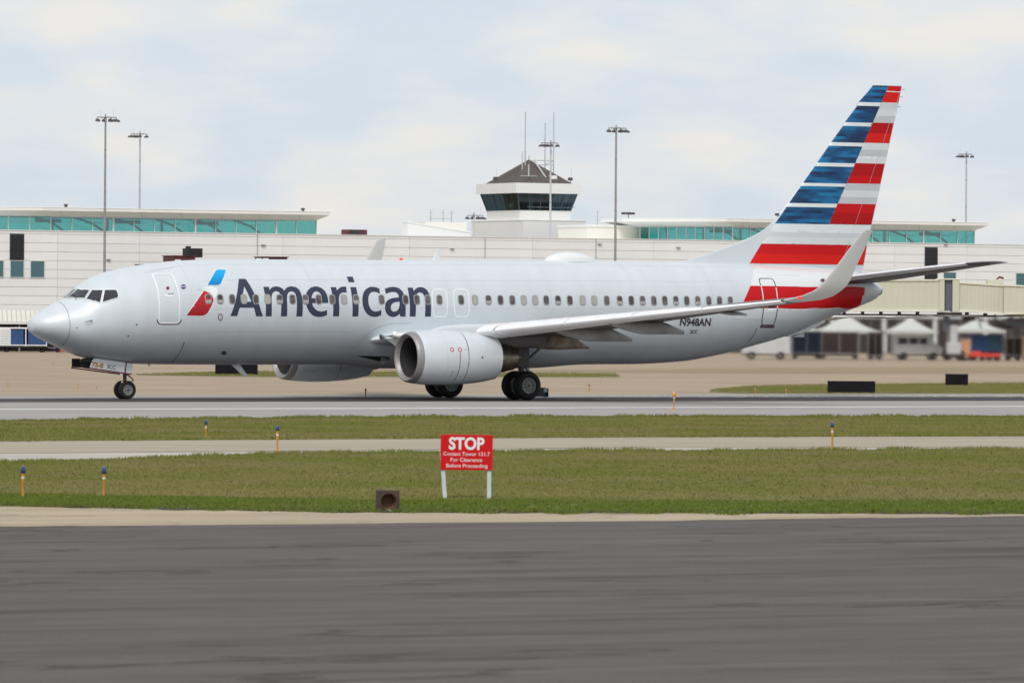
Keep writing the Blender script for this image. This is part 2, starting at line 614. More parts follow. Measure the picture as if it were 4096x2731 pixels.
M_fan = mat('fan blade metal', (.09, .09, .10), .4, .7)
M_hot = mat('heat-stained exhaust metal', (.30, .26, .20), .35, .9, c2=(.16, .125, .085), scale=4)
M_soot = mat('sooty brown fairing', (.30, .24, .17), .5, .2, c2=(.10, .075, .06), scale=2.2)
M_fair = mat('grey fairing paint', (.33, .34, .34), .4, c2=(.22, .22, .21), scale=1.6)
M_navy = mat('dark navy lettering', (.038, .047, .080), .4, spec=.3)
M_text = mat('dark grey lettering', (.045, .04, .05), .4)
M_red = mat('tail red', (.56, .003, .006), .4, spec=.25)
M_red2 = mat('tail light red', (.66, .010, .006), .4, spec=.25)
M_red3 = mat('tail deep red', (.43, .002, .005), .4, spec=.25)
M_grey1 = mat('stripe grey', (.52, .53, .55), .32, coat=.5)
M_grey2 = mat('stripe pale grey', (.60, .62, .64), .32, coat=.5)
M_grey3 = mat('stripe light grey', (.66, .69, .69), .32, coat=.5)
M_stripe = mat('stripe white', (.72, .77, .77), .32, coat=.5)
M_lwhite = mat('white outline paint', (.80, .84, .84), .4)
M_trim = mat('dark outline paint', (.10, .075, .09), .5)
M_tyre = mat('tyre rubber', (.012, .011, .013), .75)
M_rim = mat('pale wheel hub', (.28, .30, .28), .5, var=.2, scale=14)
M_gear = mat('gear leg paint', (.085, .078, .078), .45, .3, var=.3, scale=6)
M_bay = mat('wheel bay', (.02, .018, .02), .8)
M_glassd = mat('cockpit glass', (.028, .03, .042), .06, spec=.8, var=.4, scale=2)
M_pane = mat('cabin window pane', (.055, .043, .046), .12, c2=(.135, .11, .11), scale=2.2, ramp=(.4, .6), spec=.6)
M_shade = mat('lowered window blind', (.40, .38, .345), .35)
M_wframe = mat('cabin window frame', (.36, .35, .34), .4, .3)
M_maroon = mat('maroon', (.16, .012, .035), .5)
M_orange = mat('orange door number', (.75, .33, .02), .5)
M_purple = mat('purple roundel', (.045, .010, .115), .35)
M_lamp = bpy.data.materials.new('landing light')
M_lamp.use_nodes = True
_p = M_lamp.node_tree.nodes['Principled BSDF']
_p.inputs['Base Color'].default_value = (.9, .9, .7, 1)
_p.inputs['Emission Color'].default_value = (1, .95, .6, 1)
_p.inputs['Emission Strength'].default_value = .7
M_navr = bpy.data.materials.new('red navigation light')
M_navr.use_nodes = True
_p = M_navr.node_tree.nodes['Principled BSDF']
_p.inputs['Base Color'].default_value = (.9, .03, .03, 1)
_p.inputs['Emission Color'].default_value = (1, .02, .02, 1)
_p.inputs['Emission Strength'].default_value = .5


def grad_mat(name, ca, cb, z0, z1):
    """painted colour fade up the livery mark"""
    m = bpy.data.materials.new(name)
    m.use_nodes = True
    t = m.node_tree
    p = t.nodes['Principled BSDF']
    p.inputs['Roughness'].default_value = .35
    p.inputs['Specular IOR Level'].default_value = .35
    tc = t.nodes.new('ShaderNodeTexCoord')
    sp = t.nodes.new('ShaderNodeSeparateXYZ')
    t.links.new(tc.outputs['Object'], sp.inputs[0])
    r = t.nodes.new('ShaderNodeMapRange')
    r.inputs[1].default_value, r.inputs[2].default_value = z0, z1
    t.links.new(sp.outputs['Z'], r.inputs[0])
    mx = t.nodes.new('ShaderNodeMix')
    mx.data_type = 'RGBA'
    mx.inputs[6].default_value = (*ca, 1)
    mx.inputs[7].default_value = (*cb, 1)
    t.links.new(r.outputs[0], mx.inputs[0])
    t.links.new(mx.outputs[2], p.inputs['Base Color'])
    return m


def grad_x(name, ca, cb, x0, x1):
    m = grad_mat(name, ca, cb, x0, x1)
    t = m.node_tree
    sp = next(n for n in t.nodes if n.type == 'SEPXYZ')
    r = next(n for n in t.nodes if n.type == 'MAP_RANGE')
    t.links.new(sp.outputs['X'], r.inputs[0])
    return m


M_mblue = grad_mat('mark blue', (0, .12, .38), (.0, .36, .78), 4.05, 4.75)
M_mred = grad_mat('mark red', (.30, .004, .010), (.52, .018, .025), 2.95, 3.95)
M_mgrey = grad_x('mark grey', (.36, .39, .42), (.80, .85, .86), 5.75, 6.75)


def tail_blue():
    """streaky blue panels: short horizontal dashes of three blues"""
    m = bpy.data.materials.new('tail blue')
    m.use_nodes = True
    t = m.node_tree
    p = t.nodes['Principled BSDF']
    p.inputs['Roughness'].default_value = .4
    p.inputs['Specular IOR Level'].default_value = .3
    tc = t.nodes.new('ShaderNodeTexCoord')
    mp = t.nodes.new('ShaderNodeMapping')
    mp.inputs['Scale'].default_value = (.55, 0, 5.2)
    t.links.new(tc.outputs['Object'], mp.inputs['Vector'])
    sn = t.nodes.new('ShaderNodeVectorMath')
    sn.operation = 'SNAP'
    sn.inputs[1].default_value = (.001, 1, .62)
    t.links.new(mp.outputs[0], sn.inputs[0])
    n = t.nodes.new('ShaderNodeTexNoise')
    n.inputs['Scale'].default_value = 1.0
    n.inputs['Detail'].default_value = 2
    t.links.new(sn.outputs[0], n.inputs['Vector'])
    r = t.nodes.new('ShaderNodeValToRGB')
    el = r.color_ramp.elements
    el[0].position, el[0].color = .40, (.012, .030, .085, 1)
    el[1].position, el[1].color = .60, (.010, .17, .37, 1)
    q = el.new(.5)
    q.color = (.008, .075, .19, 1)
    t.links.new(n.outputs['Fac'], r.inputs['Fac'])
    t.links.new(r.outputs['Color'], p.inputs['Base Color'])
    return m


M_tblue = tail_blue()

SC = [0, .06, .15, .35, .6, 1.0, 1.4, 1.75, 2.1, 2.5, 3.1, 3.9, 5.0, 6.2, 7.8, 14.7, 24.7, 28.6, 31.8, 35.4, 36.8, 37.6, 38.03]
ZC = [2.68, 2.93, 3.01, 3.15, 3.29, 3.52, 3.70, 3.90, 4.19, 4.46, 4.70, 4.88, 5.055, 5.175, 5.24, 5.30, 5.383, 5.387, 5.323, 5.185, 5.09, 4.80, 4.56]
SK = [0, .06, .2, .45, .8, 1.3, 2.1, 3.0, 4.4, 6, 7.8, 14.7, 24.2, 26.3, 28.5, 30.4, 32, 33.7, 35.5, 36.8, 37.4, 37.8, 38.03]
ZK = [2.68, 2.5, 2.40, 2.25, 2.10, 1.89, 1.585, 1.42, 1.311, 1.291, 1.291, 1.308, 1.335, 1.349, 1.454, 1.74, 2.10, 2.53, 3.2, 3.60, 3.806, 3.96, 4.15]
SW = [0, .06, .15, .35, .7, 1.2, 2, 3, 4, 5, 6, 7, 24, 26, 28, 30, 32, 34, 36, 37, 37.6, 38.03]
WW = [0, .24, .37, .58, .82, 1.07, 1.37, 1.60, 1.76, 1.84, 1.875, 1.88, 1.88, 1.865, 1.79, 1.63, 1.40, 1.11, .76, .54, .40, .26]
f_c, f_k, f_w = pchip(SC, ZC), pchip(SK, ZK), pchip(SW, WW)
f_m = pchip([0, 1.5, 4, 8, 24, 32, 38.03], [.5, .44, .49, .53, .53, .52, .5])


def fus(s, a, o=0.):
    """point on the port side of the hull at station s, ring angle a, lifted o metres off the skin; x aft, y starboard, z up"""
    zc, zk, w_ = f_c(s), f_k(s), f_w(s)
    zm = zk + (zc - zk) * f_m(s)
    hh = (zc - zm) if sin(a) > 0 else (zm - zk)
    nx, nz = cos(a) / max(w_, .01), sin(a) / max(hh, .01)
    q = math.hypot(nx, nz)
    return Vector((s, -(w_ * cos(a) + o * nx / q), zm + hh * sin(a) + o * nz / q))


plane = thing('jet_airliner', 'silver-grey twin-engine jet airliner with red, white and blue striped tail rolling on the runway', 'airliner', (-17.8501, 216.8095, 0), 0.541998)

st = list(np.linspace(0, .3, 8)) + list(np.linspace(.4, 3.2, 29)) + list(np.arange(3.4, 8, .2)) + list(np.arange(8, 25, .4)) + list(np.arange(25, 37.6, .2)) + [37.7, 37.8, 37.9, 38.03]
nr = 96
hull = MB().loft([[fus(max(s, .0005), 2 * pi * k / nr) for k in range(nr)] for s in st])
hull.build('fuselage', M_skin, plane, True)


def inside(p, rings):
    c = False
    for r in rings:
        j = len(r) - 1
        for i in range(len(r)):
            if (r[i][1] > p[1]) != (r[j][1] > p[1]) and p[0] < (r[j][0] - r[i][0]) * (p[1] - r[i][1]) / (r[j][1] - r[i][1]) + r[i][0]:
                c = not c
            j = i
    return c


def fill(rings, f, g=.11):
    """triangulate a flat outline with holes finely enough to wrap the surface f(u,v)"""
    pts, edges = [], []
    for r in rings:
        rr = []
        for i in range(len(r)):                       # split long edges
            a, b = Vector(r[i]), Vector(r[(i + 1) % len(r)])
            n = max(1, int((b - a).length / g))
            rr += [a.lerp(b, k / n) for k in range(n)]
        b0 = len(pts)
        pts += rr
        edges += [(b0 + i, b0 + (i + 1) % len(rr)) for i in range(len(rr))]
    us = [p[0] for r in rings for p in r]
    vs = [p[1] for r in rings for p in r]
    for x in np.arange(min(us) + g / 2, max(us), g):
        for y in np.arange(min(vs) + g / 2, max(vs), g):
            if inside((x, y), rings): pts.append(Vector((x, y)))
    V, E_, F, *_ = delaunay_2d_cdt(pts, edges, [], 0, 1e-5)
    F = [t for t in F if inside(((V[t[0]][0] + V[t[1]][0] + V[t[2]][0]) / 3, (V[t[0]][1] + V[t[1]][1] + V[t[2]][1]) / 3), rings)]
    return [f(*v) for v in V], F


KU = 1.9                                             # metres of girth per radian


def decal(name, rings, m, parent=None, o=.006, g=.11):
    rr = [[(s, a * KU) for s, a in r] for r in rings]
    V, F = fill(rr, lambda u, v: fus(u, v / KU, o), g)
    return mesh(name, V, F, m, parent or plane, True)


def smooth_loop(r, n=3):
    """Catmull-Rom through the traced points"""
    q = []
    m = len(r)
    for i in range(m):
        p0, p1, p2, p3 = [Vector(r[(i + j) % m]) for j in (-1, 0, 1, 2)]
        for k in range(n):
            t = k / n
            q.append(tuple(.5 * ((2 * p1) + (p2 - p0) * t + (2 * p0 - 5 * p1 + 4 * p2 - p3) * t * t + (3 * p1 - p0 - 3 * p2 + p3) * t ** 3)))
    return q


def ribbon(name, path, wid, m, parent=None, closed=True, o=.008, surf=None, sub=3):
    surf = surf or (lambda u, v, o_: fus(u, v / KU, o_))
    p = [Vector((s, a * KU)) for s, a in path]
    q = []
    n = len(p)
    for i in range(n if closed else n - 1):
        q += [p[i].lerp(p[(i + 1) % n], k / sub) for k in range(sub)]
    if not closed: q.append(p[-1])
    n = len(q)
    V, F = [], []
    for i in range(n):
        a, b = (q[i - 1], q[(i + 1) % n]) if closed else (q[max(i - 1, 0)], q[min(i + 1, n - 1)])
        t = (b - a).normalized()
        d = Vector((-t.y, t.x)) * wid / 2
        for x in (q[i] + d, q[i] - d): V.append(surf(x.x, x.y, o))
    for i in range(n if closed else n - 1):
        j = (i + 1) % n
        F.append((2 * i, 2 * j, 2 * j + 1, 2 * i + 1))
    return mesh(name, V, F, m, parent or plane, True)

DECALS={
 'A':[[(7.443,-0.1233),(7.723,-0.1255),(7.827,0.0277),(8.429,0.027),(8.533,-0.1307),(8.82,-0.1308),(8.72,-0.0171),(8.641,0.1087),(8.562,0.2083),(8.479,0.3308),(8.376,0.492),(8.268,0.6504),(7.984,0.651),(7.868,0.4929),(7.777,0.3423),(7.678,0.1999),(7.579,0.052)],[(8.117,0.4701),(8.006,0.3105),(7.898,0.1469),(8.329,0.1465),(8.251,0.259),(8.188,0.3624)]],
 'm':[[(8.924,0.4607),(9.164,0.4607),(9.17,0.3883),(9.233,0.4258),(9.329,0.4563),(9.472,0.4718),(9.614,0.4608),(9.724,0.4261),(9.792,0.3748),(9.856,0.4154),(9.968,0.4567),(10.121,0.4723),(10.323,0.4539),(10.445,0.3946),(10.497,0.3005),(10.515,0.199),(10.518,0.0503),(10.508,-0.132),(10.248,-0.1321),(10.263,0.05),(10.269,0.2289),(10.238,0.3105),(10.178,0.352),(10.077,0.3624),(9.953,0.3362),(9.883,0.2794),(9.854,0.1984),(9.852,0.0498),(9.85,-0.1305),(9.586,-0.1306),(9.597,0.0496),(9.609,0.2284),(9.589,0.31),(9.538,0.3495),(9.45,0.3641),(9.341,0.3536),(9.254,0.3099),(9.198,0.2283),(9.189,0.0495),(9.194,-0.1307),(8.939,-0.1308),(8.939,0.0495),(8.935,0.1981),(8.93,0.341)]],
 'e':[[(11.614,0.1226),(11.622,0.2105),(11.592,0.3021),(11.532,0.3751),(11.411,0.4393),(11.255,0.4686),(11.13,0.4716),(10.972,0.4494),(10.824,0.3952),(10.714,0.3214),(10.655,0.2193),(10.658,0.0997),(10.707,0.016),(10.815,-0.0599),(10.947,-0.1123),(11.119,-0.1386),(11.288,-0.1411),(11.434,-0.1295),(11.568,-0.1074),(11.56,-0.0138),(11.445,-0.0349),(11.298,-0.0438),(11.171,-0.0334),(11.054,-0.003),(10.96,0.0507),(10.927,0.1198)],[(10.914,0.2196),(10.954,0.2806),(11.022,0.3323),(11.116,0.3607),(11.21,0.3587),(11.286,0.3348),(11.336,0.2914),(11.371,0.2202)]],
 'r':[[(11.814,0.4565),(12.051,0.457),(12.064,0.3814),(12.149,0.4244),(12.26,0.4607),(12.392,0.4709),(12.494,0.4634),(12.465,0.3368),(12.34,0.3429),(12.23,0.3291),(12.156,0.2979),(12.106,0.2517),(12.085,0.1711),(12.094,0.052),(12.087,-0.129),(11.829,-0.1292),(11.829,0.0517),(11.826,0.2007),(11.822,0.344)]],
 'i':[[(12.666,0.4583),(12.921,0.4588),(12.921,0.3356),(12.928,0.1723),(12.931,0.0531),(12.92,-0.13),(12.666,-0.1329),(12.665,0.0528),(12.662,0.2222),(12.663,0.3561)]],
 'dot':[[(12.658,0.7115),(12.918,0.7123),(12.911,0.5724),(12.652,0.5718)]],
 'c':[[(13.924,0.4246),(13.809,0.455),(13.666,0.4691),(13.514,0.4633),(13.347,0.4214),(13.215,0.3571),(13.136,0.2739),(13.098,0.1826),(13.112,0.0731),(13.175,-0.0139),(13.285,-0.0795),(13.418,-0.119),(13.57,-0.1384),(13.719,-0.1365),(13.844,-0.1205),(13.917,-0.1054),(13.909,-0.0089),(13.793,-0.0352),(13.644,-0.0424),(13.526,-0.0267),(13.429,0.0191),(13.369,0.0932),(13.36,0.183),(13.386,0.2538),(13.456,0.3157),(13.554,0.3524),(13.663,0.36),(13.786,0.3454),(13.899,0.3143)]],
 'a':[[(14.15,0.4206),(14.322,0.4559),(14.499,0.4694),(14.667,0.4619),(14.802,0.4291),(14.907,0.3701),(14.957,0.2968),(14.976,0.2049),(14.979,0.0551),(14.983,-0.1313),(14.743,-0.1314),(14.736,-0.0741),(14.654,-0.1094),(14.53,-0.136),(14.402,-0.1405),(14.249,-0.1184),(14.137,-0.0701),(14.08,-0.0043),(14.075,0.0643),(14.119,0.1339),(14.236,0.1941),(14.413,0.2246),(14.587,0.237),(14.706,0.2402),(14.706,0.2966),(14.658,0.333),(14.558,0.3539),(14.43,0.3537),(14.296,0.3399),(14.166,0.3146)],[(14.721,0.1544),(14.548,0.1443),(14.428,0.1242),(14.349,0.0844),(14.321,0.0349),(14.347,-0.0129),(14.423,-0.0409),(14.519,-0.0435),(14.625,-0.0215),(14.689,0.0253),(14.717,0.0847)]],
 'n':[[(15.162,0.4513),(15.392,0.4515),(15.407,0.3758),(15.508,0.4243),(15.631,0.4572),(15.763,0.4651),(15.905,0.4464),(16.011,0.3923),(16.067,0.3079),(16.094,0.2056),(16.096,0.0557),(16.096,-0.1309),(15.838,-0.1337),(15.842,0.0556),(15.842,0.1853),(15.829,0.2665),(15.781,0.3234),(15.682,0.3464),(15.582,0.339),(15.502,0.3024),(15.449,0.2356),(15.433,0.105),(15.425,-0.1311),(15.168,-0.1312),(15.165,0.0553),(15.163,0.205),(15.16,0.3282)]],
 'blue':[[(6.584,0.5208),(6.811,0.662),(7.141,0.8726),(7.22,0.9069),(7.303,0.9212),(7.623,0.9111),(7.437,0.752),(7.255,0.609),(7.162,0.5439),(7.094,0.519),(7.027,0.5092)]],
 'red':[[(5.587,-0.0673),(5.963,0.1625),(6.384,0.4014),(6.49,0.3822),(6.619,0.3367),(6.704,0.2779),(6.742,0.2163),(6.711,0.1574),(6.609,0.0619),(6.487,-0.0383),(6.407,-0.072),(6.286,-0.0911),(6.183,-0.0926)]],
 'beak':[[(6.096,0.4241),(6.155,0.4683),(6.249,0.4947),(6.375,0.5016),(6.597,0.4924),(6.795,0.4758),(6.926,0.4452),(6.969,0.4065),(6.946,0.3438),(6.868,0.2736),(6.761,0.2108),(6.745,0.2768),(6.661,0.3407),(6.533,0.3862),(6.387,0.4098),(6.257,0.4183)]],
 'door1':[[(4.572,0.9266),(4.628,0.9495),(4.928,0.9206),(5.243,0.8969),(5.294,0.8693),(5.318,0.7878),(5.323,0.6328),(5.33,0.4612),(5.329,0.314),(5.319,0.1743),(5.307,0.0283),(5.299,-0.1422),(5.274,-0.1745),(5.207,-0.191),(4.886,-0.1775),(4.567,-0.1626),(4.505,-0.1394),(4.482,-0.1082),(4.476,0.0752),(4.504,0.2222),(4.513,0.3755),(4.527,0.5385),(4.539,0.6941),(4.544,0.8592)]],
 'door1sill':[[(4.401,-0.0837),(4.438,-0.146),(4.511,-0.1779),(4.611,-0.1898),(4.89,-0.2023),(5.232,-0.2142),(5.319,-0.2003),(5.364,-0.1735),(5.384,-0.1363)]],
 'handle':[[(4.701,0.3781),(4.758,0.3985),(5.131,0.3825),(5.12,0.3518),(4.879,0.3456),(4.784,0.3589)]],
 'porthole':[[(5.015,0.531),(5.003,0.5173),(4.984,0.5063),(4.959,0.4997),(4.933,0.4983),(4.909,0.5024),(4.891,0.5114),(4.882,0.524),(4.882,0.5384),(4.893,0.5524),(4.912,0.564),(4.936,0.5714),(4.963,0.5734),(4.987,0.5697),(5.005,0.561),(5.015,0.5485)]],
 'roundel':[[(5.691,0.5207),(5.679,0.5049),(5.657,0.4912),(5.629,0.4811),(5.597,0.4754),(5.563,0.4747),(5.532,0.4791),(5.506,0.4881),(5.489,0.5009),(5.48,0.5162),(5.483,0.5328),(5.496,0.5488),(5.518,0.5628),(5.547,0.5733),(5.58,0.5792),(5.613,0.58),(5.644,0.5755),(5.669,0.5661),(5.686,0.553),(5.694,0.5373)]],
 'roundelbar':[[(5.506,0.5393),(5.674,0.5318),(5.667,0.5165),(5.498,0.5217)]],
 'svc':[[(7.103,-0.1392),(7.101,-0.157),(7.092,-0.1731),(7.075,-0.1857),(7.053,-0.1936),(7.026,-0.196),(6.999,-0.1927),(6.973,-0.184),(6.951,-0.1707),(6.936,-0.1542),(6.929,-0.1361),(6.93,-0.1182),(6.941,-0.1023),(6.959,-0.0899),(6.982,-0.0822),(7.008,-0.0799),(7.036,-0.0832),(7.061,-0.0918),(7.081,-0.1049),(7.096,-0.1212)]],
 'exit1':[[(16.188,0.3154),(16.315,0.4029),(16.506,0.4124),(16.737,0.4031),(16.83,0.3384),(16.821,0.1823),(16.811,0.0522),(16.8,-0.0683),(16.713,-0.1297),(16.527,-0.1355),(16.315,-0.1298),(16.2,-0.078),(16.168,0.1168)]],
 'exit2':[[(17.145,0.3385),(17.257,0.408),(17.472,0.4151),(17.703,0.4034),(17.796,0.3387),(17.787,0.1607),(17.776,0.0309),(17.76,-0.0681),(17.679,-0.1295),(17.467,-0.1354),(17.254,-0.1296),(17.153,-0.0778),(17.11,0.1388)]],
 'door2':[[(31.522,0.64),(31.601,0.6896),(31.876,0.6899),(32.133,0.6863),(32.226,0.6228),(32.25,0.4757),(32.255,0.2434),(32.262,0.024),(32.263,-0.1326),(32.246,-0.3543),(32.22,-0.5222),(32.15,-0.5446),(31.89,-0.5155),(31.632,-0.4878),(31.56,-0.4526),(31.52,-0.2933),(31.542,-0.0881),(31.524,0.1099),(31.524,0.336),(31.501,0.5454)]],
 'door2sill':[[(31.505,-0.4927),(32.284,-0.5803),(32.299,-0.6527),(31.522,-0.5565)]],
 'redband':[[(30.986,0.4883),(31.949,0.4617),(33.256,0.418),(34.484,0.3426),(35.608,0.2574),(36.49,0.1905),(37.015,0.1212),(36.983,-0.3257),(36.896,-0.3473),(36.916,-0.6122),(36.982,-1.355),(35.729,-0.6656),(34.246,-0.3149),(32.322,-0.1317),(31.195,-0.0647),(30.349,-0.0285),(30.627,0.2053)]],
 'whiteband':[[(30.349,-0.0285),(32.322,-0.1317),(34.246,-0.3149),(35.729,-0.6656),(36.122,-0.7948),(35.587,-1.0755),(35.551,-1.3705),(33.311,-0.5235),(31.585,-0.3414),(30.586,-0.267),(30.046,-0.232),(30.2,-0.1326)]],
 'topband':[[(30.986,0.4883),(31.949,0.4617),(33.256,0.418),(34.484,0.3426),(34.58,0.6208),(34.717,0.8962),(33.888,0.9853),(32.615,1.0056),(31.756,1.0057),(31.519,1.0065),(31.266,0.7639)]],
 'ws1':[[(1.481,1.5091),(1.745,1.7116),(1.956,1.7987),(1.972,1.2956),(2.14,1.0498),(1.993,0.9783),(1.878,0.9177),(1.666,1.1231)]],
 'ws2':[[(1.911,0.8506),(2.056,0.9227),(2.207,0.9978),(2.356,0.8962),(2.52,0.8198),(2.396,0.6618),(2.297,0.5271),(2.098,0.6615)]],
 'ws3':[[(2.39,0.5251),(2.487,0.662),(2.591,0.7989),(2.77,0.7496),(2.945,0.7104),(2.985,0.6872),(2.994,0.6279),(2.996,0.559),(2.972,0.5232),(2.919,0.5027),(2.688,0.5038),(2.434,0.5071)]],
 'regn':[[(27.423,-0.3079),(28.978,-0.3386),(28.927,-0.1783),(27.378,-0.1556)]],
 'cc':[[(27.994,-0.4716),(28.357,-0.4729),(28.35,-0.3995),(27.962,-0.3919)]],
 'gash':[[(31.343,-0.5488),(31.326,-0.6778),(31.274,-0.8267),(31.18,-1.0007)]],
 'gash1':[[(5.676,-0.5971),(5.682,-0.7846),(5.658,-0.9617),(5.697,-1.3122)]],
 'fair':[[(13.202,-0.9633),(13.029,-0.8183),(13.178,-0.596),(13.495,-0.427),(13.861,-0.3252),(14.401,-0.2592),(15.166,-0.2481)]],
 'patch':[[(7.662,-0.8995),(7.673,-0.9265),(7.661,-0.9489),(7.628,-0.9616),(7.579,-0.9616),(7.525,-0.9487),(7.476,-0.9262),(7.443,-0.899),(7.433,-0.8728),(7.448,-0.8525),(7.483,-0.8415),(7.532,-0.8416),(7.584,-0.8529),(7.63,-0.8733)]],
 'drain':[[(3.341,-0.4039)],[(1.399,-0.0131)],[(3.603,-0.1525)]],
 'win':[[(6.52,0.225),(7.019,0.2112),(7.522,0.2021),(8.022,0.1986),(8.528,0.1975),(9.026,0.1966),(9.54,0.1959),(10.091,0.1954),(10.648,0.1951),(11.216,0.1949),(11.796,0.1948),(12.307,0.1948),(12.839,0.1948),(13.944,0.1947),(14.992,0.1941),(15.49,0.1937),(15.968,0.1932),(16.485,0.1926),(17.439,0.191),(18.062,0.1899),(18.658,0.1889),(19.194,0.188),(19.722,0.1871),(20.237,0.1864),(20.748,0.1857),(21.246,0.185),(21.781,0.1845),(22.316,0.1842),(22.894,0.184),(23.426,0.184),(23.997,0.1842),(24.592,0.1848),(25.121,0.1857),(25.646,0.1866),(26.167,0.1874),(26.684,0.1876),(27.211,0.1858),(27.73,0.1826),(28.259,0.178),(28.794,0.1715),(29.324,0.1606),(29.858,0.1463)]],
}
D = DECALS
for k in ('A', 'm', 'e', 'r', 'i', 'dot', 'c', 'a', 'n'):
    decal('letter', D[k], M_navy, o=.006)


def grow(r, d):
    """offset an outline outwards by d metres in the (s, girth) plane"""
    p = [Vector((s, a * KU)) for s, a in r]
    A = sum(p[i].x * p[(i + 1) % len(p)].y - p[(i + 1) % len(p)].x * p[i].y for i in range(len(p)))
    sg = 1 if A > 0 else -1
    q = []
    for i in range(len(p)):
        t1, t2 = (p[i] - p[i - 1]).normalized(), (p[(i + 1) % len(p)] - p[i]).normalized()
        n1, n2 = Vector((t1.y, -t1.x)) * sg, Vector((t2.y, -t2.x)) * sg
        b = (n1 + n2)
        b = b / max(.35, b.length_squared / 2)
        v = p[i] + b * d
        q.append((v.x, v.y / KU))
    return q


for k, m in (('blue', M_mblue), ('red', M_mred)):
    decal('mark_outline', [grow(D[k][0], .028)], M_lwhite, o=.005)
    decal('livery_mark', D[k], m, o=.009)
decal('livery_mark', D['beak'], M_mgrey, o=.007)
decal('roundel', D['roundel'], M_purple)
decal('roundel_bar', D['roundelbar'], M_lwhite, o=.010)
decal('porthole', D['porthole'], M_maroon, o=.008)
decal('service_panel', D['svc'], M_grey1, o=.006)
ribbon('panel_rim', D['svc'][0], .03, M_trim, o=.008)
decal('service_patch', D['patch'], M_trim, o=.006)
ribbon('entry_door', smooth_loop(D['door1'][0], 2), .058, M_lwhite)
decal('door_handle', D['handle'], M_lwhite, o=.008)
ribbon('handle_shadow_gap', [(4.89, .40), (5.1, .405), (5.12, .39)], .02, M_maroon, closed=False, o=.011)
ribbon('door_sill', D['door1sill'][0], .045, M_trim, closed=False, o=.007)
for k in ('exit1', 'exit2'): ribbon('overwing_exit', smooth_loop(D[k][0], 2), .055, M_lwhite)
decal('tail_band', D['redband'], M_red, o=.006, g=.16)
wb = [p for p in D['whiteband'][0] if p[1] > -1.3]
decal('tail_band', [wb], M_band, o=.0045, g=.16)
decal('tail_band', [[(30.986, .4883), (31.949, .4617), (33.256, .418), (34.484, .3426), (35.6, .26), (36.5, .19), (36.9, .16), (37.0, .8), (36.9, 1.42), (34.5, 1.45), (32.6, 1.46), (31.92, 1.46), (31.72, 1.2), (31.519, 1.0065), (31.266, .7639)]], M_skinw, o=.0045, g=.16)
d2 = smooth_loop(D['door2'][0], 3)
band = D['redband'][0]
runs, cur = [], None
for p in d2 + d2[:1]:
    i = inside(p, [band])
    if cur is None or cur[0] != i:
        if cur: cur[1].append(p)
        cur = [i, [p]]
        runs.append(cur)
    else: cur[1].append(p)
for i, pts in runs:
    if len(pts) > 1: ribbon('service_door', pts, .045, M_lwhite if i else M_trim, closed=False, o=.010)
decal('door_sill', D['door2sill'], M_trim, o=.010)
ribbon('scuff_plate', D['gash'][0], .028, M_text, closed=False)
ribbon('scuff_plate', D['gash1'][0], .025, M_text, closed=False)
for r in D['drain']:
    s, a = r[0]
    decal('static_port', [[(s + .035 * cos(t), a + .02 * sin(t)) for t in np.linspace(0, 2 * pi, 10)[:-1]]], M_trim, o=.006)
# radome joint, skin lap joints
ribbon('radome_seam', [(1.17, a) for a in np.linspace(-1.5, 1.5, 40)], .014, M_trim, closed=False, o=.004)
for s0 in (5.85, 11.0, 21.5, 25.3, 29.0):
    ribbon('skin_joint', [(s0, a) for a in np.linspace(-1.3, 1.4, 30)], .010, M_grey1, closed=False, o=.003)
for a0, s0, s1 in ((.62, 6.3, 30.5), (.02, 6.0, 30.0), (-.42, 3.6, 13.0), (1.12, 4.2, 31.0), (-.75, 24.5, 33.0)):
    ribbon('lap_joint', [(s, a0) for s in np.linspace(s0, s1, 50)], .008, M_grey1, closed=False, o=.003)
ribbon('door_gutter', [(4.3, 1.03), (4.9, 1.06), (5.6, 1.10)], .02, M_grey1, closed=False, o=.006)
ribbon('door_gutter', [(32.0, .78), (32.9, .82), (33.7, .80)], .02, M_grey1, closed=False, o=.006)


def wrap_text(name, body, quad, m, parent, shear=.12, offset=.012, o=.008):
    """lettering stretched into a quad of (s, a) corners: left-bottom, right-bottom, right-top, left-top"""
    V, F = text_mesh(body, 1, shear, offset)
    xs, ys = [v[0] for v in V], [v[1] for v in V]
    x0, x1, y0, y1 = min(xs), max(xs), min(ys), max(ys)
    q = [Vector(p) for p in quad]
    W_ = []
    for x, y, _ in V:
        u, v = (x - x0) / (x1 - x0), (y - y0) / (y1 - y0)
        p = q[0].lerp(q[1], u).lerp(q[3].lerp(q[2], u), v)
        W_.append(fus(p.x, p.y, o))
    return mesh(name, W_, F, m, parent)


wrap_text('registration', 'N948AN', D['regn'][0], M_text, plane, .16, .035)
wrap_text('fleet_number', '3CC', D['cc'][0], M_text, plane, .14, .02)
wrap_text('exit_lettering', 'EXIT', [(16.42, .395), (16.72, .39), (16.72, .43), (16.42, .435)], M_lwhite, plane, 0, 0)
wrap_text('exit_lettering', 'EXIT', [(17.38, .395), (17.68, .39), (17.68, .43), (17.38, .435)], M_lwhite, plane, 0, 0)

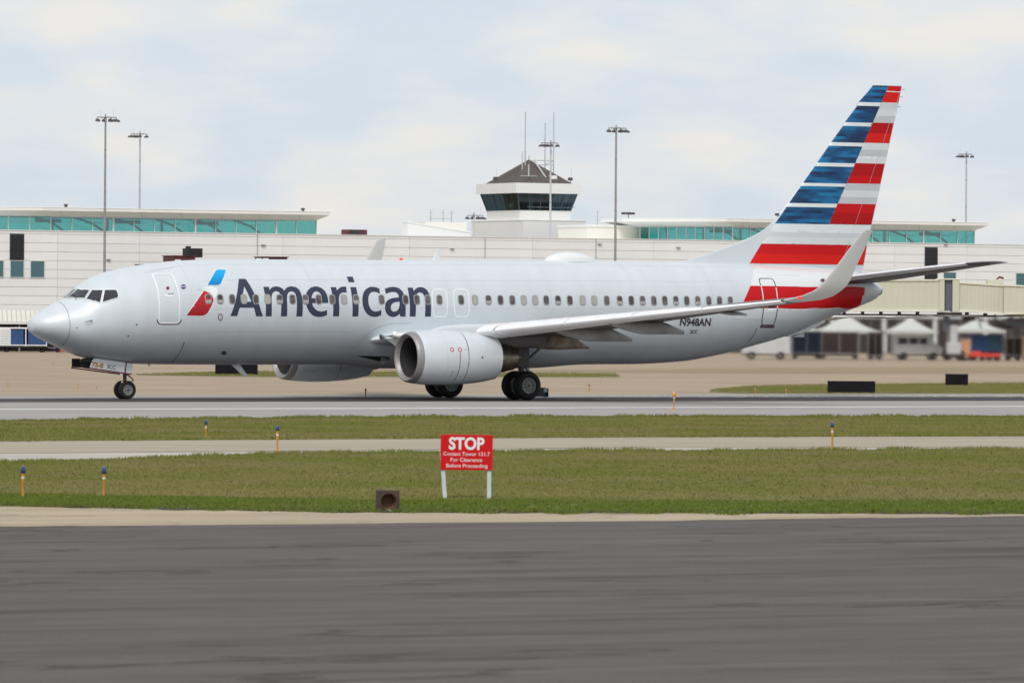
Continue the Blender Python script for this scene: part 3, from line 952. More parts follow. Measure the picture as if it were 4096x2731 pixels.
# cockpit glazing
for k in ('ws1', 'ws2', 'ws3'):
    r = [(s, min(a, 1.52)) for s, a in D[k][0]]
    rr = []
    for p in r:
        if not rr or (Vector(p) - Vector(rr[-1])).length > .01: rr.append(p)
    o = decal('cockpit_window', [rr], M_glassd, o=.016, g=.05)
    ribbon('window_frame', grow(rr, .014), .032, M_lwhite, o, o=.019, sub=5)
    if k == 'ws1':
        mesh('cockpit_window', [(v.co.x, -v.co.y, v.co.z) for v in o.data.vertices], [tuple(p.vertices)[::-1] for p in o.data.polygons], M_glassd, plane, True)
        wp = MB()
        wp.tube([fus(1.62, 1.05, .03), fus(1.72, 1.28, .035), fus(1.66, 1.42, .03)], .012, 6)
        wp.build('wiper', M_text, plane)


# cabin windows
def rrect(w_, h_, r, n=4):
    q = []
    for cx, cy, a0 in ((w_ / 2 - r, h_ / 2 - r, 0), (-w_ / 2 + r, h_ / 2 - r, pi / 2), (-w_ / 2 + r, -h_ / 2 + r, pi), (w_ / 2 - r, -h_ / 2 + r, 1.5 * pi)):
        q += [(cx + r * cos(a0 + k * pi / 2 / n), cy + r * sin(a0 + k * pi / 2 / n)) for k in range(n + 1)]
    return q


light = {3, 5, 11, 19, 23, 24, 28, 29}
half = {0, 1, 6, 8, 12, 20, 26, 31, 33, 36, 38}
for i, (s, a) in enumerate(D['win'][0]):
    f = lambda x, y, o: fus(s + x, a + y / KU, o)
    pr = rrect(.215, .335, .085)
    win = mesh('cabin_window', [f(x, y, .012) for x, y in pr], [tuple(range(len(pr)))], M_shade if i in light else M_pane, plane)
    a1, a2 = rrect(.21, .33, .085), rrect(.275, .40, .11)
    n = len(a1)
    mesh('window_frame', [f(x, y, .014) for x, y in a1] + [f(x, y, .020) for x, y in rrect(.235, .36, .095)] + [f(x, y, .010) for x, y in a2],
         [(j, (j + 1) % n, n + (j + 1) % n, n + j) for j in range(n)] + [(n + j, n + (j + 1) % n, 2 * n + (j + 1) % n, 2 * n + j) for j in range(n)], M_wframe, win, True)
    if i in half or i in light:
        y0 = .02 if i in half else -.09
        if i in half:
            mesh('pale_pane_patch', [f(-.10, y0 - .16, .0135), f(.10, y0 - .16, .0135), f(.10, y0 - .05, .0135), f(-.10, y0 - .05, .0135)], [(0, 1, 2, 3)], M_shade, win)

# wing-body fairing: a second skin swelling off the lower hull round the wing root
f_at = pchip([12.9, 13.03, 13.18, 13.5, 13.86, 14.4, 15.2, 20, 21.5, 22.8, 23.6, 24.3], [-1.0, -.76, -.6, -.43, -.325, -.262, -.245, -.25, -.33, -.52, -.75, -1.1])


def smst(x):
    x = max(0., min(1., x))
    return x * x * (3 - 2 * x)


def fair(s, a, o=0.):
    k = smst((s - 12.9) / 2.2) * smst((24.3 - s) / 3.0) * smst((f_at(s) - a) / .5)
    return fus(s, a, .003 + .15 * k + o)


V, F = [], []
ss = list(np.linspace(12.9, 24.3, 70))
nv = 22
for i, s in enumerate(ss):
    for k in range(nv + 1): V.append(fair(s, -pi / 2 + (f_at(s) + pi / 2) * k / nv))
    if i:
        for k in range(nv):
            b0 = (i - 1) * (nv + 1) + k
            F.append((b0, b0 + nv + 1, b0 + nv + 2, b0 + 1))
mesh('wing_body_fairing', V, F, M_skin, plane, True)
mesh('wing_body_fairing', [(x, -y, z) for x, y, z in V], [f[::-1] for f in F], M_skin, plane, True)
ribbon('fairing_seam', [(12.9, -1.45), (12.88, -1.2)] + [(s, f_at(s)) for s in (12.93, 13.03, 13.18, 13.35, 13.5, 13.7, 13.86, 14.1, 14.4, 14.8, 15.2)], .014, M_grey1, closed=False, o=.012)
mesh('air_inlet', [fair(13.25, -.97, .012), fair(14.6, -.93, .012), fair(14.75, -.98, .012), fair(14.5, -1.1, .012), fair(13.9, -1.04, .012)], [(0, 1, 2, 3, 4)], M_bay, plane)
mesh('air_inlet_lip', [fair(14.55, -.93, .10), fair(14.75, -.98, .10), fair(14.5, -1.11, .10), fair(14.4, -1.08, .012), fair(14.35, -.95, .012)], [(0, 1, 2, 3, 4)], M_fair, plane)


# wings --------------------------------------------------------------
def airfoil(n=18, tk=.12, cam=.012):
    pts = []
    for i in range(n + 1):                           # upper, nose to tail
        x = (1 - cos(pi * i / n)) / 2
        yt = 5 * tk * (.2969 * x ** .5 - .126 * x - .3516 * x * x + .2843 * x ** 3 - .1036 * x ** 4)
        pts.append((x, cam * 4 * x * (1 - x) + yt))
    for i in range(n - 1, 0, -1):
        x = (1 - cos(pi * i / n)) / 2
        yt = 5 * tk * (.2969 * x ** .5 - .126 * x - .3516 * x * x + .2843 * x ** 3 - .1036 * x ** 4)
        pts.append((x, cam * 4 * x * (1 - x) - yt * .9))
    return pts


SEC = [(0.8, 12.9, 8.1, 2.15, .085, 1.0), (1.9, 13.9, 7.15, 2.29, .09, 1.0), (3.5, 15.35, 5.7, 2.46, .105, 1.0), (5.7, 16.66, 4.4, 2.67, .12, .8), (8.45, 18.1, 3.68, 2.96, .115, .3), (11, 19.43, 3.05, 3.23, .11, -.2), (13.6, 20.8, 2.40, 3.50, .105, -.8), (16.6, 22.38, 1.72, 3.83, .10, -1.4)]


def wsec(l, sgn, x0=0., x1=1., grow_=0., fw=0., dn=0.):
    q = [lerp(l, [r[0] for r in SEC], [r[k] for r in SEC]) for k in range(1, 6)]
    s0, c, z0, tk, tw = q
    tw = R(tw)
    ring = []
    for x, y in airfoil(18, tk * (1 + grow_)):
        if x > x1: x = x1
        a, b = x * c, y * c
        ring.append((s0 + a * cos(tw) + b * sin(tw) - fw, -sgn * l, z0 - a * sin(tw) + b * cos(tw) - dn))
    return ring


LE = [(16.6, 22.38, 3.83), (16.85, 22.62, 3.90), (17.07, 22.89, 4.00), (17.26, 23.26, 4.18), (17.38, 23.46, 4.36), (17.46, 23.65, 4.60), (17.54, 23.94, 4.95), (17.70, 24.45, 5.66), (17.84, 24.92, 6.28), (17.875, 25.12, 6.42)]
TE = [(16.6, 24.09, 3.87), (16.85, 24.15, 3.93), (17.07, 24.25, 4.00), (17.26, 24.45, 4.18), (17.38, 24.62, 4.36), (17.46, 24.75, 4.60), (17.54, 24.86, 4.95), (17.70, 25.16, 5.66), (17.84, 25.38, 6.28), (17.875, 25.42, 6.42)]
for sgn in (1, -1):
    ls = [.8, 1.9, 2.7, 3.5, 4.6, 5.7, 7, 8.45, 9.7, 11, 12.3, 13.6, 15, 16, 16.6]
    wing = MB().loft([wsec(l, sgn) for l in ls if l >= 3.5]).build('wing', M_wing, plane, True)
    MB().loft([wsec(l, sgn) for l in ls if l <= 3.5]).build('wing_root', M_skin, wing, True)
    for l0, l1 in ((5.0, 5.66), (5.75, 8.42), (8.47, 10.97), (11.02, 13.57), (13.62, 16.5)):
        MB().loft([wsec(l, sgn, 0, .16, .16, .09 * (1 - (l - 5.7) / 22), .03) for l in np.linspace(l0, l1, 6)]).build('slat', M_slat, wing, True)
    # krueger flap and landing light at the root
    MB().tube([(13.80, -sgn * 2.0, 2.37), (14.3, -sgn * 2.5, 2.41), (14.85, -sgn * 3.05, 2.45)], [.10, .11, .09], 12).build('krueger_flap', M_slat, wing, True)
    MB().prism([(13.95, 2.30), (14.55, 2.32), (14.4, 1.98), (14.25, 1.98)], lambda a, b: (a, -sgn * (a - 11.75), b), lambda a, b: (a + .03, -sgn * (a - 11.75), b)).build('krueger_bracket', M_fair, wing)
    MB().lathe([(0, 0), (.02, .05), (.08, .06)], 'X', (14.02, -sgn * 2.62, 2.52), 10).build('landing_light', M_lamp, wing)
    # winglet
    rings = []
    n_ = len(LE)
    for i in range(n_):
        le, te = Vector((LE[i][1], -sgn * LE[i][0], LE[i][2])), Vector((TE[i][1], -sgn * TE[i][0], TE[i][2]))
        a, b = LE[max(i - 1, 0)], LE[min(i + 1, n_ - 1)]
        tg = Vector((b[0] - a[0], b[2] - a[2])).normalized()
        nn = Vector((0, sgn * tg.y, tg.x))           # towards the fuselage / up
        ch = te - le
        rings.append([le + ch * x + nn * (y * ch.length) for x, y in airfoil(14, .085 if i else .10, 0)])
    MB().loft(rings).build('winglet', M_wlt, wing, True)
    MB().lathe([(0, .0), (.02, .05), (.12, .06), (.2, .0)], 'X', (22.78, -sgn * 16.98, 3.93), 10).build('navigation_light', M_navr if sgn == 1 else M_lwhite, wing, True)
    # flap track fairings
    for l, s0, s1, zt, dp, m in ((7.2, 18.2, 21.78, 2.72, .46, M_fair), (9.9, 19.0, 22.38, 2.98, .44, M_fair), (12.9, 22.0, 23.2, 3.36, .09, M_fair)):
        rr = []
        for t in np.linspace(0, 1, 15):
            k = min(1, (t / .45)) ** .6 if t < .45 else 1
            tail = 1 if t < .7 else 1 - (t - .7) / .3 * .66
            bot = zt - dp * k
            top = zt + .05 if t < .72 else zt + .05 - (t - .72) / .28 * (dp * .78)
            hw = .19 * k * (1 if t < .6 else 1 - (t - .6) / .4 * .75)
            zm, hh = (top + bot) / 2, max(.02, (top - bot) / 2)
            rr.append([(s0 + (s1 - s0) * t, -sgn * l + max(.012, hw) * cos(a), zm + hh * math.copysign(abs(sin(a)) ** .7, sin(a))) for a in np.linspace(0, 2 * pi, 17)[:-1]])
        MB().loft(rr).build('flap_fairing', m, wing, True)
    # aileron and flap seams under the wing
    for l in (10.6, 14.6):
        MB().box((lerp(l, [r[0] for r in SEC], [r[1] + r[2] * .86 for r in SEC]), -sgn * l, lerp(l, [r[0] for r in SEC], [r[3] - .02 for r in SEC])), (.25, .05, .10)).build('hinge', M_trim, wing)

# fin ----------------------------------------------------------------
f_le = pchip([5.0, 5.39, 5.72, 6.16, 6.55, 6.88, 7.26, 8.77, 10.34, 11.89, 12.42, 12.56, 12.6], [26.9, 28.6, 29.84, 31.2, 32.2, 32.72, 33.15, 34.44, 35.73, 37.03, 37.47, 37.66, 37.8])
f_te = pchip([5.0, 5.365, 6.18, 7.8, 9.43, 11.08, 12.5, 12.6], [37.2, 37.316, 37.487, 37.90, 38.32, 38.742, 39.10, 39.12])


def fin_t(s, z):
    sm = 33.15 + (z - 7.26) * .832
    te = f_te(z)
    c = te - sm
    t = max(0., min(1., (s - sm) / c))
    main = c * .5 * 5 * .105 * (.2969 * t ** .5 - .126 * t - .3516 * t * t + .2843 * t ** 3 - .1015 * t ** 4)
    le = f_le(z)
    d = .02 + .10 * max(0, min(1, (s - le) / 4.5)) if z < 7.4 else .0
    d *= max(0., min(1., (te - s) / 3)) * max(0, min(1, (7.4 - z) / 1.0))
    e = (s - le) / .06
    return max(main, d, .012) * min(1, max(.15, e)) * (1 if z < 12.5 else .6)


rings = []
for z in list(np.arange(5.0, 7.6, .13)) + list(np.linspace(7.6, 12.4, 20)) + [12.5, 12.56, 12.6]:
    a, b = f_le(z), f_te(z)
    ss = [a + (b - a) * (1 - cos(pi * (i / 40) ** .8)) / 2 for i in range(41)]
    rings.append([(s, -fin_t(s, z), z) for s in ss] + [(s, fin_t(s, z), z) for s in ss[::-1]])
fin = MB().loft(rings).build('tail_fin', M_skin, plane, True)


def fin_decal(name, poly, m, o=.014, g=.075):
    for sd_ in (-1, 1):
        V, F = fill([poly], lambda u, v: Vector((u, sd_ * (fin_t(u, v) + o), v)), g)
        mesh(name, V, F, m, fin, True)


ZB = [12.575, 11.89, 11.74, 11.065, 10.92, 10.25, 10.105, 9.42, 9.275, 8.60, 8.475, 7.785, 7.632, 6.955]
BL = lambda z: 37.571 - (12.571 - z) * .8163
BR = lambda z: 38.444 - (12.594 - z) * .5188
for i in range(0, 14, 2):
    z1, z0 = ZB[i], ZB[i + 1]
    fin_decal('blue_panel', [(BL(z0), z0), (BR(z0), z0), (BR(z1), z1), (max(BL(z1), f_le(min(z1, 12.56)) + .03), z1)], M_tblue)
    if i:
        zt = ZB[i - 1]
        fin_decal('white_stripe', [(BL(z1), z1), (BR(z1), z1), (BR(zt), zt), (BL(zt), zt)], M_stripe)
TEo = lambda z: f_te(z) - .035
blk = [(12.575, 11.905, 'r'), (11.905, 11.08, 'g'), (11.08, 10.26, 'r'), (10.26, 9.435, 'g'), (9.435, 8.62, 'r'), (8.62, 7.80, 'g'), (7.80, 6.975, 'r')]
for bi, (z1, z0, k) in enumerate(blk):
    if k == 'r':
        cut = [z1, z1 - (z1 - z0) * (.36, .52, .62, .45)[bi // 2], z0]
        ms = [(M_red, M_red2), (M_red3, M_red2), (M_red3, M_red), (M_red, M_red3)][bi // 2]
    else:
        cut = [z1, z1 - (z1 - z0) * .34, z1 - (z1 - z0) * .67, z0]
        ms = [(M_grey2, M_grey3, M_grey1), (M_grey3, M_grey1, M_grey3), (M_grey1, M_grey3, M_grey1)][bi // 2]
    for j, m in enumerate(ms):
        a, b = cut[j], cut[j + 1]
        fin_decal('stripe', [(BR(b) + .012, b), (TEo(b), b), (TEo(a), a), (BR(a) + .012, a)], m)
fin_decal('rudder_gap', [(38.30, 12.335), (39.04, 12.325), (39.05, 12.36), (38.31, 12.37)], M_stripe, .020)
low = [(6.955, 6.68, M_stripe), (6.68, 6.42, M_grey2), (6.42, 6.15, M_grey3)]
for a, b, m in low:
    L0 = lambda z: 32.319 + (z - 6.119) * .82
    fin_decal('stripe', [(max(L0(b), f_le(b) + .05), b), (TEo(b), b), (TEo(a), a), (max(L0(a), f_le(a) + .05), a)], m)
RL = lambda z: 31.765 + (z - 5.359) * .729
fin_decal('red_band', [(RL(5.36), 5.36), (TEo(5.365), 5.36), (TEo(5.75), 5.75), (RL(5.75), 5.75)], M_red2)
fin_decal('red_band', [(RL(5.75), 5.75), (TEo(5.75), 5.75), (TEo(6.14), 6.14), (RL(6.14), 6.14)], M_red)
fl = [Vector((33.35 + (z - 7.26) * .832, 0, z)) for z in (5.6, 7.26, 9, 12.3)]
for sd_ in (-1, 1):
    hl = [(36.2 + (z - 5.4) * .405, z) for z in np.linspace(5.42, 12.3, 25)]
    V, F = [], []
    for i, (s, z) in enumerate(hl):
        V += [(s, sd_ * (fin_t(s, z) + .018), z), (s + .010, sd_ * (fin_t(s, z) + .018), z)]
        if i: F.append((2 * i - 2, 2 * i - 1, 2 * i + 1, 2 * i))
    mesh('rudder_hinge_line', V, F, M_grey1, fin)
MB().bbox((33.12, 0, 7.32), (.16, .10, .10), .02).build('pitot_probe', M_trim, fin)
for z in (12.45, 12.15, 11.75): MB().tube([(f_te(z) - .02, 0, z), (f_te(z) + .16, 0, z - .01)], .010, 5).build('static_wick', M_text, fin)

# tailplane ------------------------------------------------------------
for sgn in (1, -1):
    rr = []
    for l, s0, s1, z in ((.35, 34.3, 37.75, 4.66), (1.0, 34.75, 37.85, 4.72), (4.0, 36.0, 38.55, 5.07), (6.6, 37.6, 39.17, 5.38), (7.0, 37.95, 39.27, 5.43), (7.17, 38.35, 39.30, 5.45)):
        c = s1 - s0
        rr.append([(s0 + x * c, -sgn * l, z + y * c) for x, y in airfoil(14, .085, -.004)])
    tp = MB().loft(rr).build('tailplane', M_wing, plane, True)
    rr = []
    for l, s0, s1, z in ((1.2, 34.6, 37.88, 4.74), (4.0, 36.0, 38.55, 5.07), (6.6, 37.6, 39.17, 5.38)):
        c = s1 - s0
        rr.append([(s0 - .02 + min(x, .10) * c, -sgn * l, z + y * c * 1.06) for x, y in airfoil(14, .085, -.004)])
    MB().loft(rr).build('leading_edge', M_slat, tp, True)
MB().lathe([(37.9, .20), (38.06, .215), (38.12, .17), (38.08, .12), (37.8, .10)], 'X', (0, 0, 4.33), 24, .95).build('exhaust_outlet', M_bay, plane, True)
MB().prism([(33.6, 2.46), (34.6, 2.70), (35.4, 3.03), (35.4, 3.25), (33.6, 2.65)], lambda a, b: (a, -.10, b), lambda a, b: (a, .10, b)).build('tail_skid_fairing', M_skinw, plane)
MB().prism([(33.95, 2.44), (34.42, 2.44), (34.42, 2.66), (34.3, 2.66)], lambda a, b: (a, -.07, b), lambda a, b: (a, .07, b)).build('tail_skid', M_wlt, plane)

# crown and belly fittings
rr = []
for t in np.linspace(0, 1, 17):
    s = 22.28 + 2.44 * t
    hh = .33 * (sin(pi * min(1, t * 1.02) ** .85)) ** .75 + .004 if 0 < t < 1 else .004
    ww = .55 * max(.02, sin(pi * t)) ** .6
    rr.append([(s, ww * cos(a), f_c(s) - .06 + (hh + .06) * max(0, sin(a)) ** .8 - .05 * max(0, -sin(a))) for a in np.linspace(0, 2 * pi, 25)[:-1]])
MB().loft(rr).build('antenna_dome', M_skinw, plane, True)


def blade(s0, s1, z0, top, sw, y=0, th=.02, m=M_skinw):
    b = MB()
    b.loft([[(s0 + sw * k + x * (s1 - s0) * (1 - .45 * abs(k)), y + yy * th * 12, z0 + (top - z0) * k) for x, yy in airfoil(8, .12, 0)] for k in (0, .5, 1)])
    b.build('blade_antenna', m, plane, True)


blade(17.22, 17.56, 5.28, 5.75, .20)
blade(8.45, 8.85, 1.33, .86, .55)
blade(21.0, 21.45, 1.30, .84, .75)
blade(4.96, 5.06, 1.33, 1.22, .03)
MB().lathe([(0, .07), (.05, .07), (.09, .05), (.105, 0)], 'Z', (15.85, 0, 5.29), 12).build('beacon', M_navr, plane, True)
for s in (6.2, 9.65, 9.95): MB().bbox((s, 0, f_c(s) + .01), (.22, .12, .06), .02).build('antenna_fitting', M_skinw, plane)
for s in (1.95, 1.99): pass
for zz in (.16,):
    MB().tube([fus(1.92, zz, 0), fus(1.90, zz, .09), fus(1.62, zz - .02, .12)], [.022, .02, .01], 6).build('pitot_tube', M_gear, plane)

# engines ---------------------------------------------------------------
for sgn in (1, -1):
    C = (0, -sgn * 4.83, 1.62)
    en = MB().lathe([(13.56, .955), (13.60, .974), (13.8, .997), (14.1, 1.018), (14.6, 1.035), (15.1, 1.033), (15.43, 1.022), (15.44, .99)], 'X', C, 64).build('engine', M_cowl, plane, True)
    MB().lathe([(13.47, .745), (13.40, .775), (13.325, .825), (13.30, .865), (13.325, .905), (13.40, .938), (13.50, .958), (13.57, .968)], 'X', C, 64).build('inlet_lip', M_lip, en, True)
    MB().lathe([(15.47, .99), (15.475, 1.016), (15.8, .998), (16.2, .965), (16.6, .91), (17.05, .825), (17.05, .80), (16.5, .80)], 'X', C, 64).build('reverser_cowl', M_cowl, en, True)
    MB().lathe([(13.465, .746), (13.6, .735), (13.8, .733), (14.3, .75), (14.62, .765)], 'X', C, 48).build('inlet_duct', M_duct, en, True)
    fb = MB()
    for k in range(24):
        t = 2 * pi * k / 24
        q = []
        for r_, tw in ((.18, .3), (.45, .8), (.75, 1.1)):
            for e_ in (-1, 1):
                a = t + e_ * .10 * cos(tw)
                q.append((14.66 + e_ * .09 * sin(tw) + .0, C[1] + r_ * cos(a), C[2] + r_ * sin(a)))
        fb.add(q, [(0, 1, 3, 2), (2, 3, 5, 4)])
    fb.build('fan', M_fan, en, True)
    MB().lathe([(14.30, .0), (14.36, .06), (14.5, .13), (14.7, .2)], 'X', C, 24).build('spinner', M_fan, en, True)
    MB().lathe([(14.82, .77), (14.82, .0)], 'X', C, 32).build('fan_backplate', M_bay, en)
    MB().lathe([(16.4, .64), (16.9, .63), (17.15, .615), (17.16, .60), (17.45, .555), (17.55, .545), (17.56, .53), (17.95, .455), (17.95, .42), (17.5, .44)], 'X', C, 48).build('core_nozzle', M_hot, en, True)
    MB().lathe([(17.3, .34), (17.8, .28), (18.15, .16), (18.35, .03)], 'X', C, 32).build('exhaust_plug', M_hot, en, True)
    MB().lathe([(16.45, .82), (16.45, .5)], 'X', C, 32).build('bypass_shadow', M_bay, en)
    # pylon
    rr = []
    for s, zb, zt, hw in ((14.35, 2.50, 2.645, .03), (14.7, 2.50, 2.76, .12), (15.1, 2.46, 2.83, .19), (15.7, 2.40, 2.87, .24), (16.4, 2.30, 2.88, .26), (17.1, 2.14, 2.90, .27)):
        zm, hh = (zb + zt) / 2, (zt - zb) / 2
        rr.append([(s, C[1] + hw * math.copysign(abs(cos(a)) ** .6, cos(a)), zm + hh * math.copysign(abs(sin(a)) ** .6, sin(a))) for a in np.linspace(0, 2 * pi, 25)[:-1]])
    MB().loft(rr).build('pylon', M_cowl, en, True)
    rr = []
    for s, zb, zt, hw in ((17.1, 2.14, 2.89, .268), (18.0, 1.97, 2.86, .27), (18.8, 1.98, 2.8, .25), (19.4, 2.02, 2.75, .22)):
        zm, hh = (zb + zt) / 2, (zt - zb) / 2
        rr.append([(s, C[1] + hw * math.copysign(abs(cos(a)) ** .6, cos(a)), zm + hh * math.copysign(abs(sin(a)) ** .6, sin(a))) for a in np.linspace(0, 2 * pi, 25)[:-1]])
    MB().loft(rr).build('shaded_pylon_aft', M_wing, en, True)  # aft half of the pylon, dark colour standing for shadow under the wing
    rr = []
    for s, zb, zt, hw in ((19.0, 1.98, 2.6, .20), (19.5, 1.93, 2.62, .24), (20.1, 1.93, 2.55, .24), (20.6, 1.95, 2.44, .21), (21.0, 1.97, 2.22, .14), (21.36, 1.975, 2.03, .03)):
        zm, hh = (zb + zt) / 2, (zt - zb) / 2
        rr.append([(s, C[1] + hw * math.copysign(abs(cos(a)) ** .6, cos(a)), zm + hh * math.copysign(abs(sin(a)) ** .6, sin(a))) for a in np.linspace(0, 2 * pi, 25)[:-1]])
    MB().loft(rr).build('aft_pylon_fairing', M_soot, en, True)
    # markings on the outer side of the cowl

    def eng(s, a, o=.006):
        r_ = lerp(s, [13.6, 13.8, 14.1, 14.6, 15.1, 15.43, 15.8, 16.2, 16.6, 17.05], [.974, .997, 1.018, 1.035, 1.033, 1.022, .998, .965, .91, .825]) + o
        return Vector((s, C[1] - sgn * r_ * cos(a), C[2] + r_ * sin(a)))

    def eline(name, pts, wd, m):
        V, F = [], []
        for i, (s, a) in enumerate(pts):
            s2, a2 = pts[min(i + 1, len(pts) - 1)]
            s1, a1 = pts[max(i - 1, 0)]
            t = Vector((s2 - s1, a2 - a1)).normalized()
            d = Vector((-t.y, t.x)) * wd / 2
            V += [eng(s + d.x, a + d.y), eng(s - d.x, a - d.y)]
            if i: F.append((2 * i - 2, 2 * i, 2 * i + 1, 2 * i - 1))
        mesh(name, V, F, m, en)
    eline('red_warning_line', [(15.06, a) for a in np.linspace(.20, -1.05, 14)], .022, M_maroon)
    eline('cowl_seam', [(14.52, a) for a in np.linspace(1.3, -1.3, 30)], .010, M_grey1)
    for s in (14.72, 15.06):
        eline('warning_symbol', [(s + .07 * cos(t), .30 + .07 * sin(t)) for t in np.linspace(0, 2 * pi, 15)], .028, M_red)
    eline('cowl_stencil', [(15.25, .30), (15.4, .32)], .05, M_grey1)
    eline('drain_port', [(16.05 + .02 * cos(t), .02 + .02 * sin(t)) for t in np.linspace(0, 2 * pi, 9)], .05, M_trim)
    for a in (-.52, -.66): eline('cowl_stencil', [(14.78, a), (14.83, a)], .03, M_trim)


# landing gear ------------------------------------------------------------
def wheel(parent, s, y, r, wd, face):
    ty = MB().lathe([(-wd * .36, r * .56), (-wd * .5, r * .66), (-wd * .5, r * .84), (-wd * .40, r * .95), (-wd * .2, r), (wd * .2, r), (wd * .40, r * .95), (wd * .5, r * .84), (wd * .5, r * .66), (wd * .36, r * .56)], 'Y', (s, y, r), 48)
    ty.build('tyre', M_tyre, parent, True)
    rim = MB().lathe([(wd * .36, r * .57), (wd * .44, r * .55), (wd * .43, r * .50), (wd * .33, r * .46), (wd * .30, r * .24), (wd * .38, r * .20), (wd * .40, 0)], 'Y', (s, y, r), 32)
    if face < 0: rim.V = [(a, 2 * y - b, c) for a, b, c in rim.V]
    rim.lathe([(-wd * .3, r * .57), (-wd * .3, 0)], 'Y', (s, y, r), 24)
    rim.build('rim', M_rim, parent, True)
    hb = MB()
    for k in range(9):
        t = 2 * pi * k / 9
        hb.bbox((s + r * .36 * cos(t), y + face * wd * .335, r + r * .36 * sin(t)), (r * .10, .02, r * .10), .004)
    hb.lathe([(face * wd * .3, r * .11), (face * wd * .45, r * .09), (face * wd * .46, 0)], 'Y', (s, y, r), 12)
    hb.build('hub_bolts', M_gear, parent)


for sgn in (1, -1):
    y0 = -sgn * 2.91
    g = MB().tube([(19.6, y0, .565), (19.6, y0, 1.3), (19.45, y0 * .99, 2.4)], [.09, .12, .15], 14).build('main_landing_gear', M_gear, plane, True)
    MB().tube([(19.6, y0 - .55, .565), (19.6, y0 + .55, .565)], .08, 10).build('axle', M_gear, g)
    MB().tube([(19.66, y0, .8), (19.95, y0, 1.05), (19.62, y0, 1.4)], .035, 8).build('torque_link', M_gear, g)
    MB().tube([(19.6, y0, 1.35), (19.5, y0 * .35, 1.9)], .06, 8).build('side_brace', M_gear, g)
    MB().tube([(19.7, y0, 1.4), (20.9, y0 * .9, 2.2)], .045, 8).build('drag_strut', M_gear, g)
    MB().bbox((19.62, y0 - sgn * .14, 1.62), (.5, .03, .7), .01).build('gear_door', M_gear, g)
    MB().bbox((19.6, y0 + sgn * .9, 1.28), (1.1, .5, .08), .02).build('wheel_well', M_bay, g)
    g.location.x = -.10
    for k in (-.43, .43): wheel(g, 19.6, y0 + k, .552, .40, -1 if k < 0 else 1)
g = MB().tube([(4.0, 0, .34), (4.0, 0, .75), (3.98, 0, 1.5)], [.05, .07, .085], 12).build('nose_landing_gear', M_gear, plane, True)
MB().tube([(4.0, -.28, .345), (4.0, .28, .345)], .05, 8).build('axle', M_gear, g)
MB().tube([(4.05, 0, .95), (4.36, 0, .72), (4.08, 0, .50)], .03, 8).build('torque_link', M_gear, g)
MB().tube([(3.95, 0, 1.0), (3.1, 0, 1.45)], .045, 8).build('drag_strut', M_gear, g)
MB().lathe([(0, .0), (0, .055), (.05, .06)], 'X', (3.86, -.04, .60), 12).build('taxi_light', M_lamp, g)
for k in (-.19, .19): wheel(g, 4.0, k, .345, .20, -1 if k < 0 else 1)
MB().bbox((3.2, 0, 1.42), (1.75, .8, .12), .02).build('wheel_bay', M_bay, g)
dz = lambda s: 1.175 - (s - 2.30) * .128
out_ = [(2.30, dz(2.3)), (4.02, dz(4.02)), (4.08, 1.22), (4.05, 1.31), (3.95, 1.345), (2.62, 1.51), (2.47, 1.51), (2.40, 1.45)]
for sgn in (1, -1):
    y0 = -sgn * .47
    o = MB().prism(out_, lambda a, b: (a, y0 - .012, b), lambda a, b: (a, y0 + .012, b)).build('nose_gear_door', M_skinw if sgn == 1 else M_trim, plane)
    MB().prism([(2.0 if sgn < 0 else 2.30, dz(2.25) - .005), (4.03, dz(4.03) - .005), (4.03, dz(4.03) - .05), (2.0 if sgn < 0 else 2.30, dz(2.25) - .05)], lambda a, b: (a, y0 - .03, b), lambda a, b: (a, y0 + .03, b)).build('door_edge', M_maroon, o)
    if sgn == 1:
        MB().prism([(3.73, 1.00), (3.79, .99), (3.84, 1.36), (3.79, 1.365)], lambda a, b: (a, y0 - .016, b), lambda a, b: (a, y0 - .013, b)).build('red_stripe', M_maroon, o)
        for body, s0, s1, hgt, zb, m, ofs, yo in (('73-8', 2.37, 2.85, .20, .03, M_text, .05, .017), ('73-8', 2.385, 2.835, .18, .04, M_orange, .012, .021), ('3CC', 3.0, 3.37, .155, .055, M_text, .012, .018)):
            V, F = text_mesh(body, 1, .1, ofs)
            xs, ys = [v[0] for v in V], [v[1] for v in V]
            x0, x1, yb, yt = min(xs), max(xs), min(ys), max(ys)
            V = [(s0 + (x - x0) / (x1 - x0) * (s1 - s0), y0 - yo, dz(s0 + (x - x0) / (x1 - x0) * (s1 - s0)) + zb + (y - yb) / (yt - yb) * hgt) for x, y, _ in V]
            mesh('door_number', V, F, m, o)
MB().prism([(2.02, 1.18), (2.02, 1.50), (2.35, 1.50), (2.35, 1.16)], lambda a, b: (a, .44, b), lambda a, b: (a, .47, b)).build('door_fairing', M_bay, plane)

# ------------------------------------------------------------------ terminal
TR = R(27.569)
TO = Vector((-47.58, 545.0, 0))
TD, TN = Vector((cos(TR), sin(TR), 0)), Vector((sin(TR), -cos(TR), 0))


def at(lx, off_, z=0.): return TO + TD * lx + TN * off_ + Vector((0, 0, z))


